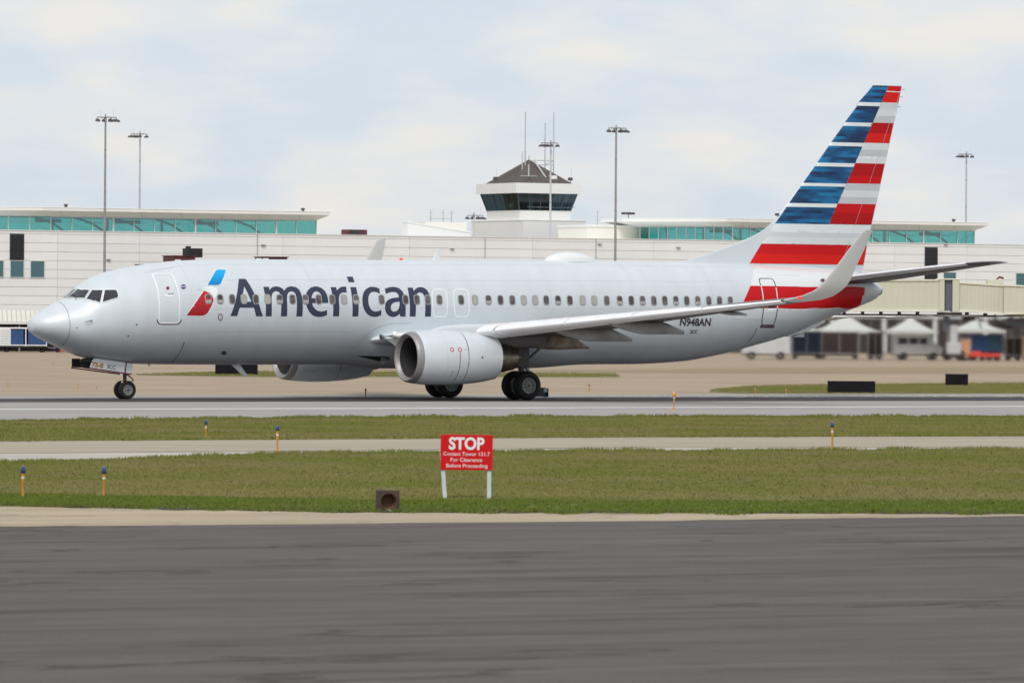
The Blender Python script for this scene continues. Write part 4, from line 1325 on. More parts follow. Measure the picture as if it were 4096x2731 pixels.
M_panel = mat('pale metal wall panel', (.84, .84, .83), .55, var=.05, scale=.25)
M_panel2 = mat('pale metal wall panel b', (.82, .82, .81), .55, var=.05, scale=.25)
M_joint = mat('wall panel joint', (.38, .38, .38), .8)
M_roofw = mat('white roof metal', (.86, .855, .83), .45, var=.05, scale=.3)
M_soffit = mat('soffit panel', (.90, .905, .89), .5, var=.05, scale=.4)
M_mull = mat('pale mullion', (.62, .68, .66), .45)
M_steel = mat('dark roof steel', (.05, .09, .10), .5)
M_louv = mat('dark louvre', (.035, .037, .045), .5)
M_teal = glass_mat('teal glazing', (.45, .80, .78), .14)
M_tealb = mat('teal tinted window', (.05, .13, .15), .08, spec=.8)
M_conc = mat('white tower concrete', (.80, .80, .78), .6, var=.04, scale=.4)
M_cream = mat('cream wall', (.84, .82, .74), .6, var=.04, scale=.3)
M_shing = mat('brown roof shingle', (.115, .095, .09), .8, var=.25, scale=6, stretch=(1, 1, 4))
M_cab = glass_mat('control cab glass', (.15, .22, .26), .06)
M_dark = mat('dark cab interior', (.02, .025, .035), .6)
M_teali = mat('painted far-window brightness', (.75, .88, .82), .5)  # brightness of the far cab windows put into a pale colour
M_bayd = mat('shaded bay opening', (.05, .038, .036), .8, var=.4, scale=.7)
M_galv = mat('galvanised steel', (.52, .53, .55), .5, .1, var=.1, scale=4)
M_galv2 = mat('weathered galvanised steel', (.33, .32, .33), .5, .2, var=.2, scale=4)
M_lampb = mat('floodlight housing', (.10, .085, .09), .5, .3)
M_lampg = mat('floodlight glass', (.35, .33, .33), .2)

term = thing('terminal_building', 'long pale panelled terminal building with dark louvres behind the airliner', 'building', TO, TR)
zr = [11.05, 10.75] + [10.75 - .823 * k for k in range(1, 14)]
zr[-1] = .05
xj = [-34, -21.5, -8, 5.77, 14.12, 29.0, 42.45, 55.8, 69.25, 83, 96.94, 105.47, 119, 133, 147]
bk = MB().box((56.5, 9, 5.5), (181, 17.9, 10.98)).build('wall', M_joint, term)
mcache = {}
for i in range(len(xj) - 1):
    for j in range(len(zr) - 1):
        w_, h_ = xj[i + 1] - xj[i] - .026, zr[j] - zr[j + 1] - .028
        key = (round(w_, 2), round(h_, 2), random.random() < .3)
        if key not in mcache:
            t_ = MB().box((0, 0, 0), (w_, .06, h_)).build('wall_panel', M_panel2 if key[2] else M_panel, bk)
            mcache[key] = t_.data
            o = t_
        else:
            o = link('wall_panel', mcache[key], None, bk)
        o.location = ((xj[i] + xj[i + 1]) / 2, -.03, (zr[j] + zr[j + 1]) / 2)
MB().box((56.5, -.02, 11.08), (181, .25, .05)).build('parapet_cap', M_roofw, term)
MB().box((56.5, 9.1, 11.01), (180.6, 17.6, .03)).build('roof', M_roofw, term)


def louvre(x0, x1, z0, z1, n):
    f = MB().box(((x0 + x1) / 2, -.08, (z0 + z1) / 2), (x1 - x0, .06, z1 - z0)).build('louvre', M_louv, term)
    for k in range(n):
        MB().box(((x0 + x1) / 2, -.15, z0 + (k + .5) * (z1 - z0) / n), (x1 - x0 - .06, .13, .03), rx=R(35)).build('slat', M_louv, f)


def twin(x0, x1, z0, z1):
    f = MB().box(((x0 + x1) / 2, -.075, (z0 + z1) / 2), (x1 - x0, .04, z1 - z0)).build('window', M_tealb, term)
    b = MB()
    for c_, d_ in ((((x0 + x1) / 2, -.09, z1 + .03), (x1 - x0 + .16, .09, .07)), (((x0 + x1) / 2, -.09, z0 - .03), (x1 - x0 + .16, .09, .07)), ((x0 - .04, -.09, (z0 + z1) / 2), (.08, .088, z1 - z0)), ((x1 + .04, -.09, (z0 + z1) / 2), (.08, .088, z1 - z0))):
        b.box(c_, d_)
    b.build('window_frame', M_mull, f)


louvre(.95, 2.37, 8.28, 10.74, 12)
louvre(100.46, 101.97, 7.2, 10.70, 16)
for x0, x1 in ((-3.2, -1.9), (-1.0, .30), (1.02, 2.33), (3.06, 4.40)): twin(x0, x1, 6.72, 8.22)
for x0, x1, z0, z1 in ((102.7, 104.13, 6.6, 8.16), (111.34, 112.8, 6.6, 8.16), (113.6, 115, 6.6, 8.16)): twin(x0, x1, z0, z1)
# loading bays along the wall foot, panels painted with the shade inside
for x0, x1 in ((-6, -1.5), (-1, 3.5), (4, 8.5), (72, 77.5), (78, 83.5), (84, 89.5), (90, 95.5), (96, 101.5), (102, 107.5), (108, 113.5), (114, 119.5)):
    b = MB().box(((x0 + x1) / 2, -.10, 1.75), (x1 - x0, .07, 3.4)).build('loading_bay', M_bayd, term)
    MB().box(((x0 + x1) / 2, -.13, 3.52), (x1 - x0 + .2, .15, .16)).build('lintel', M_galv2, b)
    for k in range(1, 4): MB().box((x0 + (x1 - x0) * k / 4, -.15, 1.75), (.06, .05, 3.3)).build('door_rail', M_galv2, b)
# downpipes and small wall lamps
for x in (26.3, 62.8, 50.6): MB().tube([(x, -.12, 9.0), (x, -.12, 11.1)], .03, 6).build('downpipe', M_galv2, term)
for x, z in ((10.9, 8.45), (26.9, 10.0), (39.5, 10.2), (47.0, 9.9), (63.2, 10.55), (72, 10.3), (102.9, 11.0)): MB().bbox((x, -.16, z), (.42, .2, .09), .02).build('wall_lamp', M_galv2, term)


def pavilion(name, label, xc, x1, xl, yl, bays, thick):
    """roof-top glazed lantern: straight front from xc to x1 and a splayed bay running back to (xl, yl)"""
    p = thing(name, label, 'lantern', at(0, 0, 0), TR)
    gl = [(xl + 1.2, yl), (xc + 1.3, .8), (x1 - .9, .8), (x1 - .9, 11.5), (xl + 1.2, 11.5)]
    ro = [(xl - 1.2, yl - 1.0), (xc, -.35), (x1, -.35), (x1, 13), (xl - 1.2, 13)]
    n = len(ro)
    V = [(x, y, 13.22) for x, y in ro] + [(x, y, 12.93) for x, y in ro] + [(x, y, 12.42) for x, y in gl]
    F = [tuple(range(n))] + [(i, (i + 1) % n, n + (i + 1) % n, n + i) for i in range(n)]
    b = MB()
    b.add(V[:2 * n], F)
    roof = b.build('roof', M_roofw, p)
    so = MB()
    so.add([(x, y, 12.925) for x, y in ro] + V[2 * n:], [(i, (i + 1) % n, n + (i + 1) % n, n + i) for i in range(n)])
    so.add([(x, y, 12.42) for x, y in gl], [tuple(range(n))])
    so.build('soffit', M_soffit, roof)
    # gutter line along the fascia
    for i in range(2):
        a, c = Vector((*ro[i], 13.23)), Vector((*ro[i + 1], 13.23))
        MB().tube([a, c], .04, 6).build('gutter', M_roofw, roof)
    for k in range(int((x1 - xc) / 4.1)):
        x = xc + 1.8 + k * 4.1
        MB().add([(x, -.33, 12.905), (x + .06, -.33, 12.905), (x + .7, .75, 12.41), (x + .64, .75, 12.41)], [(0, 1, 2, 3)]).build('soffit_rib', M_mull, roof)
    z0, z1 = 11.06, 12.42
    # front panes
    xs = list(np.linspace(xc + 1.3, x1 - .9, bays + 1))
    pane = None
    for i in range(bays):
        w_ = xs[i + 1] - xs[i]
        if pane is None: pane = MB().box((0, 0, 0), (w_ - .05, .03, z1 - z0 - .04)).build('pane', M_teal, p)
        else: pane = link('pane', pane.data, None, p)
        pane.location = ((xs[i] + xs[i + 1]) / 2, .8, (z0 + z1) / 2)
    for i, x in enumerate(xs):
        big = i % thick == thick - 1
        MB().box((x, .78, (z0 + z1) / 2), (.17 if big else .06, .14, z1 - z0)).build('mullion', M_mull, p)
    for z in (z0 + .02, z1 - .02): MB().box(((xs[0] + xs[-1]) / 2, .77, z), (xs[-1] - xs[0], .12, .06)).build('rail', M_mull, p)
    # splayed bay
    a, c = Vector((*gl[1], 0)), Vector((*gl[0], 0))
    nb = 10
    ang = math.atan2(c.y - a.y, c.x - a.x)
    ln = (c - a).length / nb
    sp = None
    for i in range(nb):
        m_ = a.lerp(c, (i + .5) / nb)
        if sp is None: sp = MB().box((0, 0, 0), (ln - .05, .03, z1 - z0 - .04)).build('pane', M_teal, p)
        else: sp = link('pane', sp.data, None, p)
        sp.location = (m_.x, m_.y, (z0 + z1) / 2)
        sp.rotation_euler = (0, 0, ang)
        q = a.lerp(c, (i + 1) / nb)
        MB().box((q.x, q.y - .05, (z0 + z1) / 2), (.07, .10, z1 - z0)).build('mullion', M_mull, p)
    # right end wall and rear glazing
    for k in range(4):
        y = .8 + (k + .5) * 10.7 / 4
        o = MB().box((0, 0, 0), (.03, 10.7 / 4 - .06, z1 - z0 - .04)).build('pane', M_teal, p)
        o.location = (x1 - .9, y, (z0 + z1) / 2)
    rb = None
    nb = 8
    wr = (x1 - .9 - xl - 1.2) / nb
    for k in range(nb):
        if rb is None: rb = MB().box((0, 0, 0), (wr - .1, .03, z1 - z0 - .04)).build('pane', M_teal, p)
        else: rb = link('pane', rb.data, None, p)
        rb.location = (xl + 1.2 + (k + .5) * wr, 11.4, (z0 + z1) / 2)
        MB().box((xl + 1.2 + k * wr, 11.3, (z0 + z1) / 2), (.2, .2, z1 - z0)).build('column', M_mull, p)
    # bowed roof trusses and braces inside
    x = xc + 1.5
    k = 0
    while x < x1 - 4:
        MB().tube([(x, 5, z1 - .05), (x + .8, 5, z1 - .22), (x + 1.9, 5, z0 + .75), (x + 2.9, 5, z0 + .1), (x + 3.4, 5, z0 - .4)], .10, 6).build('truss_brace', M_steel, p)
        if k % 2 == 0: MB().box((x + 2.6, 8, z1 - .28), (2.6, .15, .34)).build('truss', M_steel, p)
        MB().box((x + 1.0, 3, z1 - .50), (1.7, .1, .05)).build('light_fitting', M_steel, p)
        x += 4.1
        k += 1
    MB().box(((xl + x1) / 2, 6.1, z0 - .02), (x1 - xl - 2.6, 10.4, .04)).build('floor_slab', M_conc, p)
    return p


pavilion('roof_lantern', 'teal-glazed white-roofed lantern on the terminal roof left of the control tower', 4.12, 33.8, -14, 8.6, 13, 4)
pavilion('roof_lantern', 'teal-glazed white-roofed lantern on the terminal roof behind the airliner tail', 77.36, 107.75, 71.6, 9.2, 14, 6)

# low blocks behind the parapet
o = thing('stair_block', 'small white mono-pitch block on the roof left of the control tower', 'building', at(49.76, -15), TR)
MB().prism([(0, 0), (7.1, 0), (7.1, 11.74), (0, 12.72)], lambda a, b: (a, 0, b), lambda a, b: (a, 1.2, b)).build('ramp_wall', M_conc, o)
MB().prism([(-.06, 12.66), (7.15, 11.68), (7.15, 11.78), (-.06, 12.77)], lambda a, b: (a, -.08, b), lambda a, b: (a, 1.3, b)).build('coping', M_roofw, o)
MB().box((4.9, 3.2, 6.38), (4.6, 3.9, 12.76)).build('wall', M_cream, o)
o = thing('cream_roof_block', 'cream flat-roofed block beside the control tower base', 'building', at(67.2, -10), TR)
MB().box((3.6, 3, 6.2), (7.2, 6, 12.4)).build('wall', M_cream, o)
MB().box((3.6, 3, 12.5), (7.4, 6.2, .2)).build('coping', M_roofw, o)

# ------------------------------------------------------------------ control tower
tw = thing('control_tower', 'white airport control tower with slanted dark glass cab and brown pyramid roof', 'tower', at(67.47, -25), TR)
A_, B_ = 5.9, 7.2


def frus(x0, x1, y0, y1, z0, e0, z1, e1):
    V = []
    for z, e_ in ((z0, e0), (z1, e1)):
        V += [(x0 - e_, y0 - e_, z), (x1 + e_, y0 - e_, z), (x1 + e_, y1 + e_, z), (x0 - e_, y1 + e_, z)]
    return V, [(0, 1, 5, 4), (1, 2, 6, 5), (2, 3, 7, 6), (3, 0, 4, 7), (3, 2, 1, 0), (4, 5, 6, 7)]


MB().box((3.29, 4.3, 6.6), (7.2, 11.6, 13.2)).build('base_block', M_conc, tw)
MB().box((3.29, 4.3, 13.22), (7.3, 11.7, .06)).build('coping', M_roofw, tw)
MB().add(*frus(0, A_, 0, B_, 12.9, 0, 14.2, 0)).build('shaft', M_conc, tw)
MB().add(*frus(0, A_, 0, B_, 15.98, .85, 17.02, .85)).build('parapet', M_conc, tw)
MB().add(*frus(0, A_, 0, B_, 14.16, .03, 14.24, .03)).build('sill', M_conc, tw)
MB().add(*frus(0, A_, 0, B_, 14.25, -1.5, 15.95, -1.2)).build('cab_interior', M_dark, tw)
z0, z1, e0, e1 = 14.24, 15.98, .0, .5


def cabpt(side, u, v):
    e_ = e0 + (e1 - e0) * v
    z = z0 + (z1 - z0) * v
    if side == 0: return Vector((-e_ + (A_ + 2 * e_) * u, -e_, z))
    if side == 1: return Vector((-e_, B_ + e_ - (B_ + 2 * e_) * u, z))
    if side == 2: return Vector((A_ + e_, -e_ + (B_ + 2 * e_) * u, z))
    return Vector((A_ + e_ - (A_ + 2 * e_) * u, B_ + e_, z))


for side, n in ((0, 5), (1, 6), (2, 6), (3, 5)):
    for k in range(n):
        a, c = k / n + .006, (k + 1) / n - .006
        mesh('pane', [cabpt(side, a, 0), cabpt(side, c, 0), cabpt(side, c, 1), cabpt(side, a, 1)], [(0, 1, 2, 3)], M_cab, tw)
        MB().tube([cabpt(side, k / n, 0), cabpt(side, k / n, 1)], .07 if k == 0 else .045, 5).build('mullion', M_steel, tw)
MB().box((A_ * .62, -.05, 14.6), (A_ * .95, .1, .06)).build('desk_edge', M_galv, tw)
for u, w_, z, h_ in ((.25, .28, 14.75, .75), (.74, .55, 14.85, .95), (.86, .45, 14.85, .95)):
    MB().box((A_ * u, .12, z), (w_, .05, h_)).build('pale_pane_patch', M_teali, tw)  # pale sheets standing for bright views through the glass
MB().box((-.02, 1.9, 14.75), (.05, .7, .5)).build('pale_pane_patch', M_teali, tw)
rf = MB()
ap = Vector((A_ / 2, B_ / 2, 19.55))
cs = [Vector((.1, .1, 17.05)), Vector((A_ - .1, .1, 17.05)), Vector((A_ - .1, B_ - .1, 17.05)), Vector((.1, B_ - .1, 17.05))]
cs = [c + (c - Vector((A_ / 2, B_ / 2, 17.05))).normalized() * .35 for c in cs]
rf.add(cs + [ap], [(0, 1, 4), (1, 2, 4), (2, 3, 4), (3, 0, 4)])
roof = rf.build('roof', M_shing, tw)
for i in range(4):
    a, c = cs[i], cs[(i + 1) % 4]
    for k in range(1, 9):
        q = a.lerp(c, k / 9)
        t_ = min(1, 1 - abs(k / 9 - .5) * 2 + .02)
        MB().tube([q + Vector((0, 0, .02)), q.lerp(a.lerp(c, .5).lerp(ap, 1) if False else ap, t_ * .98) + Vector((0, 0, .02))], .025, 4).build('roof_seam', M_shing, roof)
MB().bbox((A_ * .72, .9, 17.45), (.7, .8, .8), .03).build('roof_vent', M_cream, roof)
MB().tube([(A_ * .52, B_ * .35, 19.3), (A_ * .60, .5, 17.3)], .09, 6).build('roof_ladder', M_galv, roof)
MB().tube([(A_ / 2, B_ / 2, 19.5), (A_ / 2, B_ / 2, 19.95)], .04, 6).build('finial', M_galv2, roof)
for x, y, z_0, z_1, r in ((2.2, 3.0, 18.6, 24.4, .085), (4.6, 3.2, 18.4, 23.3, .08), (5.7, 3.4, 17.1, 24.45, .085), (1.6, 2.5, 18.0, 20.3, .07), (1.2, .3, 17.7, 18.95, .08)):
    MB().tube([(x, y, z_0), (x, y, z_1)], [r, r * .8], 6).build('antenna', M_galv, tw)
MB().tube([(.1, .0, 17.75), (2.0, -.05, 17.75)], .03, 5).build('antenna_bar', M_galv, tw)
for z in (19.0, 19.45): MB().tube([(3.2, 3.4, z), (5.7, 3.4, z)], .03, 5).build('antenna_brace', M_galv2, tw)
MB().tube([(4.6, 3.3, 19.0), (5.7, 3.4, 19.45)], .03, 5).build('antenna_brace', M_galv2, tw)
for x, y in ((-.6, 4.2), (A_ + .6, 1.2)):
    MB().tube([(x, y, 17.0), (x, y, 17.6)], .05, 5).build('rail_post', M_lampb, tw)
    MB().bbox((x, y, 17.55), (.45, .3, .3), .05).build('floodlight', M_lampb, tw)
    MB().tube([(x + .1, y, 17.5), (x + .1, y, 18.6)], .018, 4).build('antenna', M_galv, tw)


# ------------------------------------------------------------------ light masts, roof antennas
def mast(lx, off_, top, flip, label, m=M_galv, r0=.105):
    t = thing('light_mast', label, 'light mast', at(lx, off_), TR, 'apron light masts', 0)
    MB().tube([(0, 0, 0), (0, 0, top * .6), (0, 0, top - .3)], [r0 * 1.3, r0, r0 * .75], 10).build('pole', m, t, True)
    MB().tube([(0, 0, top - .4), (0, 0, top + .12)], [.12, .05], 8).build('head_frame', M_galv2, t)
    k = -1 if flip else 1
    MB().box((k * .12, 0, top - .18), (1.75, .16, .08)).build('crossbar', M_galv2, t)
    MB().box((0, 0, top - .18), (.14, 1.5, .08)).build('crossbar', M_galv2, t)
    for x, y, wd in ((-.72, 0, .36), (.28, -.55, .34), (.12, .55, .34), (.55, .2, .34), (1.02, 0, .62)):
        f = MB().add([(-wd / 2, -.2, -.1), (wd / 2, -.2, -.13), (wd / 2, .2, -.13), (-wd / 2, .2, -.1), (-wd / 3, -.16, .12), (wd / 3, -.16, .06), (wd / 3, .16, .06), (-wd / 3, .16, .12)],
                     [(0, 1, 2, 3), (4, 5, 6, 7), (0, 1, 5, 4), (1, 2, 6, 5), (2, 3, 7, 6), (3, 0, 4, 7)]).build('floodlight', M_lampb, t)
        f.location = (k * x, y, top - .44)
        f.scale = (k, 1, 1)
        MB().box((k * x, y, top - .28), (.06, .06, .2)).build('bracket', M_galv2, t)
    for x in (-.45, .75): MB().tube([(k * x, 0, top - .15), (k * x, 0, top + .55)], .012, 4).build('lightning_rod', M_galv, t)
    for z in np.arange(top - 12, top - 1, 3): MB().lathe([(z - .05, r0 * .98), (z + .05, r0 * .98)], 'Z', (0, 0, 0), 8).build('pole_joint', M_galv2, t)
    return t


mast(-6.9, 40, 20.45, False, 'tall light mast rising behind the airliner nose, leftmost in view', M_galv2)
mast(36.3, -50, 22.15, True, 'light mast behind the left roof lantern', M_galv)
mast(55.58, -12, 13.55, False, 'short light mast peeking over the roof left of the control tower', M_galv, .07)
mast(62.03, -8, 20.75, True, 'light mast standing directly before the control tower cab', M_galv)
mast(40.51, 45, 20.4, False, 'tall light mast right of the control tower', M_galv2)
mast(136.58, -50, 22.0, True, 'rightmost light mast behind the lantern beyond the tail', M_galv)

t = thing('rooftop_antenna_array', 'row of three thin antennas with a crossbar on the roof left of the tower', 'antenna', at(57.0, -22), TR)
for x in (-1.15, .25, 1.2):
    MB().tube([(x, 0, 11), (x, 0, 14.0)], .05, 5).build('antenna_pole', M_galv, t)
    MB().box((x, 0, 13.75), (.7, .03, .03)).build('antenna_arm', M_galv, t)
    MB().box((x + .1, 0, 14.05), (.5, .03, .03)).build('antenna_arm', M_galv, t)
MB().box((0, 0, 13.2), (2.5, .05, .05)).build('crossbar', M_galv, t)
t = thing('rooftop_yagi_antenna', 'thin branched aerial on the roof right of the control tower', 'antenna', at(74.9, -22), TR)
MB().tube([(0, 0, 11), (0, 0, 14.3)], .03, 5).build('antenna_pole', M_galv, t)
for z, w_ in ((14.1, .5), (13.6, .9), (13.3, .7)): MB().box((.1, 0, z), (w_, .03, .03)).build('antenna_arm', M_galv, t)
M_rust = mat('red-brown painted metal', (.17, .035, .03), .6, c2=(.06, .02, .025), scale=2)
t = thing('rooftop_unit', 'small dark red plant unit on the roof between the left lantern and the stair block', 'roof unit', at(39.0, -5), TR)
MB().bbox((0, 0, 11.4), (2.1, 1.5, .55), .05).build('cabinet', M_rust, t)
MB().bbox((-.3, -.76, 11.42), (.9, .05, .3), .01).build('grille', M_dark, t)
for lx, off_, z, lab in ((6.6, 0, 13.3, 'small dark vent on the left lantern roof near the frame edge'), (31.1, 0, 13.3, 'small dark vent on the right end of the left lantern roof'), (83.5, 0, 13.3, 'small dark vent on the right lantern roof just left of the fin'), (103.9, 0, 13.3, 'small dark vent at the foot of the rightmost mast')):
    t = thing('roof_vent', lab, 'roof vent', at(lx, off_), TR, 'roof vents')
    MB().lathe([(13.2, .14), (13.42, .14), (13.44, .22), (13.56, .18), (13.6, 0)], 'Z', (0, 0, 0), 10).build('cowl', M_lampb, t)
t = thing('rooftop_floodlights', 'low cluster of floodlights on the roof left of the right lantern', 'floodlight', at(76.3, -18), TR)
MB().tube([(0, 0, 11), (0, 0, 14.1)], .06, 6).build('pole', M_galv2, t)
MB().box((0, 0, 14.05), (1.3, .06, .06)).build('crossbar', M_galv2, t)
for x in (-.55, 0, .5): MB().bbox((x, 0, 13.95), (.4, .3, .22), .04).build('floodlight', M_lampb, t)

# ------------------------------------------------------------------ apron things on the left
M_awn = mat('cream ribbed roof', (.72, .70, .60), .5, var=.06, scale=.5)
M_wht = mat('white vehicle paint', (.74, .75, .74), .4, var=.06, scale=1)
M_blue = mat('blue tarpaulin', (.02, .075, .22), .6, var=.3, scale=2)
M_navy2 = mat('dark blue tarpaulin', (.012, .03, .07), .6, var=.3, scale=2)
M_brown = mat('dark brown canvas', (.055, .035, .032), .8, var=.3, scale=1)
M_black = mat('black paint', (.012, .012, .014), .6)
M_redp = mat('signal red paint', (.62, .05, .035), .5)
M_orng = mat('orange safety paint', (.72, .36, .16), .6)
M_yel = mat('yellow equipment paint', (.62, .36, .02), .5)
M_jb = mat('cream jet bridge paint', (.58, .57, .45), .55, var=.05, scale=.4)
M_jb2 = mat('cream jet bridge trim', (.74, .72, .58), .5)
M_slot = mat('slate blue panel', (.10, .115, .15), .4)

t = thing('baggage_shed', 'open shed with cream ribbed sloping roof behind the airliner nose', 'shed', (-45.5, 512, 0), R(6))
MB().add([(-9, -1.5, 2.62), (6.6, -1.5, 2.62), (6.6, 2.2, 3.6), (-9, 2.2, 3.6), (-9, -1.5, 2.50), (6.6, -1.5, 2.50), (6.6, 2.2, 3.48), (-9, 2.2, 3.48)], [(0, 1, 2, 3), (7, 6, 5, 4), (0, 4, 5, 1), (1, 5, 6, 2), (3, 2, 6, 7), (0, 3, 7, 4)]).build('roof', M_awn, t)
for k in range(38):
    x = -8.8 + k * .41
    MB().tube([(x, -1.52, 2.635), (x, 2.2, 3.615)], .022, 4).build('roof_rib', M_galv2, t)
MB().box((-1.2, -1.52, 2.5), (15.7, .08, .22)).build('eave', M_wht, t)
MB().box((-1.2, 2.1, 1.72), (15.6, .1, 3.4)).build('back_wall', M_brown, t)
for x in (-8.5, -3, 2.5, 6.3): MB().box((x, -1.3, 1.22), (.12, .12, 2.44)).build('post', M_galv2, t)


def cart(X, Y, rz, w_, m1, m2, label, end):
    t = thing('baggage_cart', label, 'baggage cart', (X, Y, 0), rz, 'covered baggage carts')
    MB().bbox((0, 0, .46), (w_, 1.5, .14), .02).build('chassis', M_black, t)
    MB().bbox((0, 0, 2.06), (w_ + .1, 1.6, .12), .03).build('roof', M_wht, t)
    MB().box((0, .70, 1.25), (w_ - .1, .03, 1.5)).build('back_panel', M_navy2, t)
    for k, m in ((-1, m1), (1, m2)):
        MB().bbox((k * w_ / 4 + (.22 if end else 0), -.74, 1.25), (w_ / 2 - .2 - (.2 if end else 0), .04, 1.36), .012).build('curtain', m, t)
    for x in (-w_ / 2 + .04, 0 + (.22 if end else 0), w_ / 2 - .04): MB().box((x, -.745, 1.26), (.09, .07, 1.5)).build('post', M_wht, t)
    MB().box((0, -.76, .60), (w_, .05, .09)).build('sill', M_wht, t)
    if end:
        pn = MB().box((-w_ / 2 + .5, -.79, 1.28), (.95, .05, 1.46)).build('end_panel', M_wht, t)
        for k in range(6): MB().box((-w_ / 2 + .5, -.825, .75 + k * .21), (.8, .02, .05)).build('panel_rib', M_galv, pn)
    for x in (-w_ / 2 + .5, w_ / 2 - .5):
        for y in (-.55, .55):
            MB().lathe([(-.08, .12), (-.09, .22), (-.05, .25), (.05, .25), (.09, .22), (.08, .12)], 'Y', (x, y, .25), 16).build('wheel', M_tyre, t, True)
    MB().tube([(w_ / 2, 0, .42), (w_ / 2 + .9, 0, .30)], .04, 6).build('tow_bar', M_galv2, t)
    return t


cart(-41.95, 505, R(-2), 4.1, M_blue, M_blue, 'baggage cart with blue curtains and ribbed white end panel under the airliner nose', True)
cart(-46.9, 506, R(3), 3.4, M_blue, M_navy2, 'baggage cart with blue curtains cut by the left frame edge', False)
t = thing('tow_tractor', 'low dark tow tractor with red skirt behind the airliner nose', 'tractor', (-38.5, 505.5, 0), 0)
MB().bbox((0, 0, .34), (1.9, 1.2, .34), .08).build('body', M_black, t)
MB().bbox((.35, 0, .16), (1.5, 1.26, .14), .03).build('skirt', M_redp, t)
MB().bbox((-.3, 0, .62), (.6, .9, .3), .06).build('seat', M_brown, t)
for x in (-.6, .6):
    for y in (-.58, .58): MB().lathe([(-.07, .1), (-.08, .2), (0, .22), (.08, .2), (.07, .1)], 'Y', (x, y, .22), 14).build('wheel', M_tyre, t, True)


# boarding bridges with red-brown cabs behind the hull
def red_bridge(lx, w_, unit, label):
    t = thing('boarding_bridge_cab', label, 'boarding bridge', at(lx, 6), TR, 'red boarding bridge cabs')
    MB().bbox((w_ / 2, 0, 7.4), (w_, 2.4, 2.75), .06).build('cab', M_rust, t)
    MB().box((w_ / 2, 0, 8.80), (w_ + .15, 2.6, .08)).build('roof', M_rust, t)
    MB().bbox((w_ / 2, -1.23, 7.5), (w_ * .7, .06, 1.0), .02).build('window', M_dark, t)
    MB().tube([(w_ / 2, 0, 0), (w_ / 2, 0, 6.05)], .25, 10).build('column', M_galv2, t)
    if unit:
        MB().bbox((w_ + .25, 0, 9.1), (1.45, 1.4, .85), .04).build('air_unit', M_black, t)
        MB().bbox((w_ - .2, 0, 9.6), (.35, .5, .25), .03).build('vent_stub', M_black, t)


red_bridge(14.39, 2.24, True, 'dark red boarding bridge cab with black roof unit above the forward cabin')
red_bridge(23.83, 2.29, False, 'dark red boarding bridge cab top above the airline lettering')
red_bridge(11.6, 1.4, False, 'dark red cab roof just showing above the entry door')
bpy.data.objects['boarding_bridge_cab.002'].location.z = -.85

# ------------------------------------------------------------------ apron things on the right


def corr(b, p0, p1, z00, z01, z10, z11, y, n, d=.022):
    """corrugated upright panel from p0 to p1 (x), bottom/top heights interpolated"""
    V, F = [], []
    for i in range(n * 4 + 1):
        u = i / (n * 4)
        x = p0 + (p1 - p0) * u
        dy = (0, 0, -d, -d)[i % 4]
        V += [(x, y + dy, z00 + (z10 - z00) * u), (x, y + dy, z01 + (z11 - z01) * u)]
        if i: F.append((2 * i - 2, 2 * i, 2 * i + 1, 2 * i - 1))
    b.add(V, F)


def tunnel(name, label, X, Y, rz, ln, zb0, zt0, zb1, zt1, ribs):
    t = thing(name, label, 'jet bridge', (X, Y, 0), rz, 'cream jet bridge tunnels')
    b = MB()
    corr(b, 0, ln, zb0, zt0, zb1, zt1, -1.3, ribs)
    b.build('side_wall', M_jb, t)
    MB().add([(0, -1.3, zb0), (ln, -1.3, zb1), (ln, 1.3, zb1), (0, 1.3, zb0), (0, -1.3, zt0), (ln, -1.3, zt1), (ln, 1.3, zt1), (0, 1.3, zt0)], [(0, 1, 2, 3), (4, 5, 6, 7), (2, 3, 7, 6), (0, 3, 7, 4), (1, 2, 6, 5)]).build('shell', M_jb, t)
    r_ = MB()
    for z0_, z1_ in ((zt0, zt1), (zb0, zb1)):
        r_.add([(0, -1.42, z0_ - .05), (ln, -1.42, z1_ - .05), (ln, -1.42, z1_ + .07), (0, -1.42, z0_ + .07), (0, -1.25, z0_ - .05), (ln, -1.25, z1_ - .05), (ln, -1.25, z1_ + .07), (0, -1.25, z0_ + .07)], [(0, 1, 2, 3), (4, 7, 6, 5), (0, 4, 5, 1), (3, 2, 6, 7), (0, 3, 7, 4), (1, 5, 6, 2)])
    r_.build('edge_rail', M_jb2, t)
    f_ = MB()
    for k in range(int(ln / 1.5)):
        f_.box((.7 + k * 1.5, 0, zb0 + (zb1 - zb0) * (.7 + k * 1.5) / ln - .2), (.15, 2.4, .24))
    f_.box((ln / 2, -.9, (zb0 + zb1) / 2 - .32), (ln, .16, .14))
    f_.build('underframe', M_brown, t)
    return t


tunnel('jet_bridge', 'cream jet bridge tunnel section just behind the airliner tail cone', 20.5, 481, R(0), 14.4, 3.95, 6.42, 4.08, 6.55, 26)
tunnel('jet_bridge', 'short cream jet bridge section right of the slate blue slot', 36.55, 481, R(0), 3.55, 4.08, 6.36, 3.9, 6.14, 11)
tunnel('jet_bridge', 'cream jet bridge section cut by the right frame edge', 40.12, 480.2, R(-1), 11, 3.86, 6.17, 3.55, 5.8, 20)
t = thing('jet_bridge_rotunda', 'cream framed rotunda with slate blue slot between two jet bridge sections', 'jet bridge', (35.72, 481, 0))
MB().bbox((-.62, 0, 5.3), (.42, 2.9, 2.6), .04).build('frame', M_jb, t)
MB().bbox((.52, 0, 5.3), (.58, 2.9, 2.6), .04).build('frame', M_jb, t)
MB().bbox((-.06, .1, 5.3), (.56, 2.6, 2.5), .02).build('slot_panel', M_slot, t)
